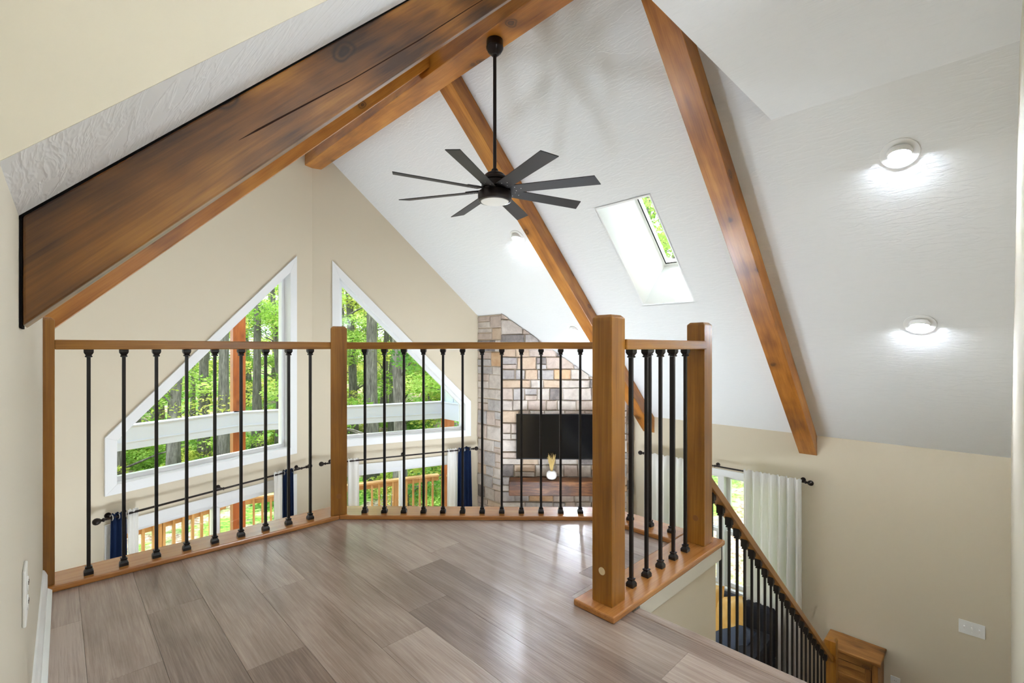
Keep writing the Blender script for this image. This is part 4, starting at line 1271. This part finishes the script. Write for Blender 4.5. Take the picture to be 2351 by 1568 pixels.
def leaf_mesh(name, n_, clumps, size, seed, mat):
    rnd = random.Random(seed)
    vs, fs = [], []
    for c in clumps:
        (cx, cy, cz, r, rz) = c
        for _ in range(n_ // len(clumps)):
            while True:
                p = Vector((rnd.uniform(-1, 1), rnd.uniform(-1, 1), rnd.uniform(-1, 1)))
                if p.length < 1: break
            p = Vector((cx + p.x * r, cy + p.y * r, cz + p.z * rz))
            a = Vector((rnd.gauss(0, 1), rnd.gauss(0, 1), rnd.gauss(0, 0.5))).normalized()
            b_ = a.cross(Vector((rnd.gauss(0, 1), rnd.gauss(0, 1), rnd.gauss(0, 1)))).normalized()
            s_ = size * rnd.uniform(0.6, 1.3)
            k = len(vs)
            vs += [p - a * s_, p - b_ * s_ * .5, p + a * s_, p + b_ * s_ * .5]
            fs.append((k, k + 1, k + 2, k + 3))
    me = bpy.data.meshes.new(name)
    me.from_pydata([tuple(v) for v in vs], [], fs)
    me.materials.append(mat)
    return me

def tree_variant(seed, mat, r, h, leaf_lo, leaf_hi, nleaf, size, spread):
    rnd = random.Random(seed)
    lean_x, lean_y = rnd.uniform(-.25, .25), rnd.uniform(-.25, .25)
    pts, rs = [], []
    for j in range(9):
        t = j / 8
        pts.append((lean_x * t * t + .05 * math.sin(t * 7 + seed), lean_y * t * t + .05 * math.cos(t * 6 + seed), -0.3 + t * (h + .3)))
        rs.append(r * (1.55 if j == 0 else (1.12 if j == 1 else 1.0 - 0.5 * t)))
    mb = MB().tube(pts, rs, 12)
    clumps = []
    for i in range(int(10 + spread * 3)):
        a = rnd.uniform(0, 6.283); z = rnd.uniform(leaf_lo, leaf_hi)
        d = rnd.uniform(0.3, spread)
        tip = Vector((d * math.cos(a), d * math.sin(a), z + rnd.uniform(0, .6)))
        t = min(0.95, max(0.05, (z + .3) / (h + .3)))
        b0 = Vector((lean_x * t * t, lean_y * t * t, z - 0.25 * d))
        mb.tube([b0, b0.lerp(tip, .5) + Vector((0, 0, .12)), tip], [r * .22, r * .13, r * .05], 5)
        clumps.append((tip.x, tip.y, tip.z, rnd.uniform(.5, 1.1), rnd.uniform(.2, .5)))
    tm = mb.mesh('trunk', smooth=True); tm.materials.append(M['bark'])
    fm = leaf_mesh('foliage', nleaf, clumps, size, seed + 50, mat)
    return tm, fm
VAR = [tree_variant(1, M['leaf'], 0.20, 10, 0.4, 9, 6500, 0.058, 2.6),
       tree_variant(2, M['leafy'], 0.13, 9, 0.8, 8.5, 6000, 0.058, 2.3),
       tree_variant(3, M['leafd'], 0.17, 10, 0.2, 9.5, 7000, 0.06, 2.6),
       tree_variant(4, M['leaf'], 0.09, 8, 0.2, 8, 6000, 0.056, 2.2),
       tree_variant(5, M['bark'], 0.26, 13, 8.5, 12, 60, 0.05, 1.5),
       tree_variant(6, M['leaf'], 0.10, 11, 0.6, 10, 2600, 0.052, 1.9),
       tree_variant(7, M['leafy'], 0.13, 11, 1.5, 10, 2800, 0.052, 2.0)]
def tree(x, y, v, label, scale=1.0, rot=None, group=None, cat='tree', leafy=True):
    z = ground_z(x, y)
    e = empty('forest_tree', (x, y, z), label, cat, group)
    tm, fm = VAR[v]
    for nm, me in (('trunk', tm), ('foliage', fm)):
        if nm == 'foliage' and not leafy: continue
        o = bpy.data.objects.new(nm, me); COL.objects.link(o); o.parent = e
        if nm == 'foliage': o['kind'] = 'stuff'
    e.scale = (scale, scale, 1.0 if scale > 1 else scale)
    e.rotation_euler = (0, 0, rot if rot is not None else random.uniform(0, 6.28))
    return e
YAW = R(44.09)
def polar(u, dist):                     # direction given as an image column -> ground position at a depth
    r_ = (u - 1175.5) / 1082.8
    return (dist * (r_ * math.cos(YAW) + math.sin(YAW)), dist * (-r_ * math.sin(YAW) + math.cos(YAW)))
random.seed(21)
for u, dist, sc_, lab in ((403, 16.5, .72, 'dark bare tree trunk at the left side of the left window'), (470, 15.5, .60, 'grey bare tree trunk in the middle of the left window'),
                          (516, 14.5, .62, 'thick grey furrowed trunk just left of the orange porch post'), (272, 13.5, .55, 'tree trunk at the lower left corner of the left window'),
                          (856, 15.0, .78, 'thick grey trunk in the middle of the window beside the fireplace'), (905, 19.0, .66, 'dark slender trunk right of the thick trunk, window beside the fireplace'),
                          (592, 18.0, .62, 'dark trunk just right of the orange porch post')):
    x, y = polar(u, dist)
    tree(x, y, 4, lab, scale=sc_, leafy=False, rot=1.0).scale = (sc_, sc_, 1)
spots = []
def far_enough(x, y, d):
    return all((x - a) ** 2 + (y - b_) ** 2 > d * d for a, b_ in spots)
for ring_i, (dmin, dmax, cnt, sep) in enumerate(((12.5, 19, 13, 2.0), (19, 29, 30, 1.8), (29, 46, 36, 1.9))):
    k = 0; tries = 0
    while k < cnt and tries < 4000:
        tries += 1
        u = random.uniform(150, 1180)
        dist = random.uniform(dmin, dmax)
        x, y = polar(u, dist)
        if not far_enough(x, y, sep): continue
        if ring_i == 0 and 300 < u < 600 and random.random() < 0.6: continue
        spots.append((x, y))
        v = random.choice((0, 1, 2, 3, 5, 6) if u > 600 else (5, 6, 5, 3, 6, 0))
        if 760 < u < 960 and random.random() < .35: v = 1
        kind_ = {0: 'bright green leafy', 1: 'yellow-green leafy', 2: 'deep green dense', 3: 'slender light green', 5: 'thin sparsely leaved', 6: 'sparse yellowish'}[v]
        dep_ = ('nearest the deck', 'midway into the woods', 'deep in the woods')[ring_i]
        win_ = 'left window' if u < 690 else 'window beside the fireplace'
        tree(x, y, v, '%s forest tree %s, seen through the %s' % (kind_, dep_, win_), scale=random.uniform(.85, 1.25) * (1.25 if ring_i == 2 else 1), group='%s trees %s, %s' % (kind_, dep_, win_))
        k += 1
for (x, y, v) in ((17.5, 8.2, 3), (16.5, 11.8, 0), (21, 10.5, 1), (23, 13, 0)):
    tree(x, y, v, 'leafy tree beyond the right side of the house, seen through the skylight', scale=1.25, group='trees right of the house').scale = (1.3, 1.3, 1.5)
# undergrowth
def shrub_mesh(seed, mat):
    rnd = random.Random(seed)
    cl = [(rnd.uniform(-.6, .6), rnd.uniform(-.6, .6), rnd.uniform(.15, .7), rnd.uniform(.3, .5), rnd.uniform(.15, .3)) for _ in range(9)]
    return leaf_mesh('shrub', 1500, cl, 0.045, seed, mat)
SHR = [shrub_mesh(7, M['leaf']), shrub_mesh(8, M['leafd']), shrub_mesh(9, M['leafy'])]
k = 0
while k < 60:
    u = random.uniform(220, 1090); dist = random.uniform(11.5, 24)
    x, y = polar(u, dist)
    o = bpy.data.objects.new('shrub', SHR[k % 3]); COL.objects.link(o)
    o.location = (x, y, ground_z(x, y) - .08)
    o.rotation_euler = (0, 0, random.uniform(0, 6.28))
    s_ = random.uniform(.7, 1.5); o.scale = (s_, s_, s_ * random.uniform(.5, 1))
    c_ = ('bright green', 'deep green', 'yellow-green')[k % 3]
    w_ = ('close behind the deck' if dist < 16 else 'farther into the woods') + (', left window' if u < 690 else ', window beside the fireplace')
    tag(o, 'low %s shrub on the forest floor %s' % (c_, w_), 'shrub', '%s undergrowth %s' % (c_, w_))
    k += 1
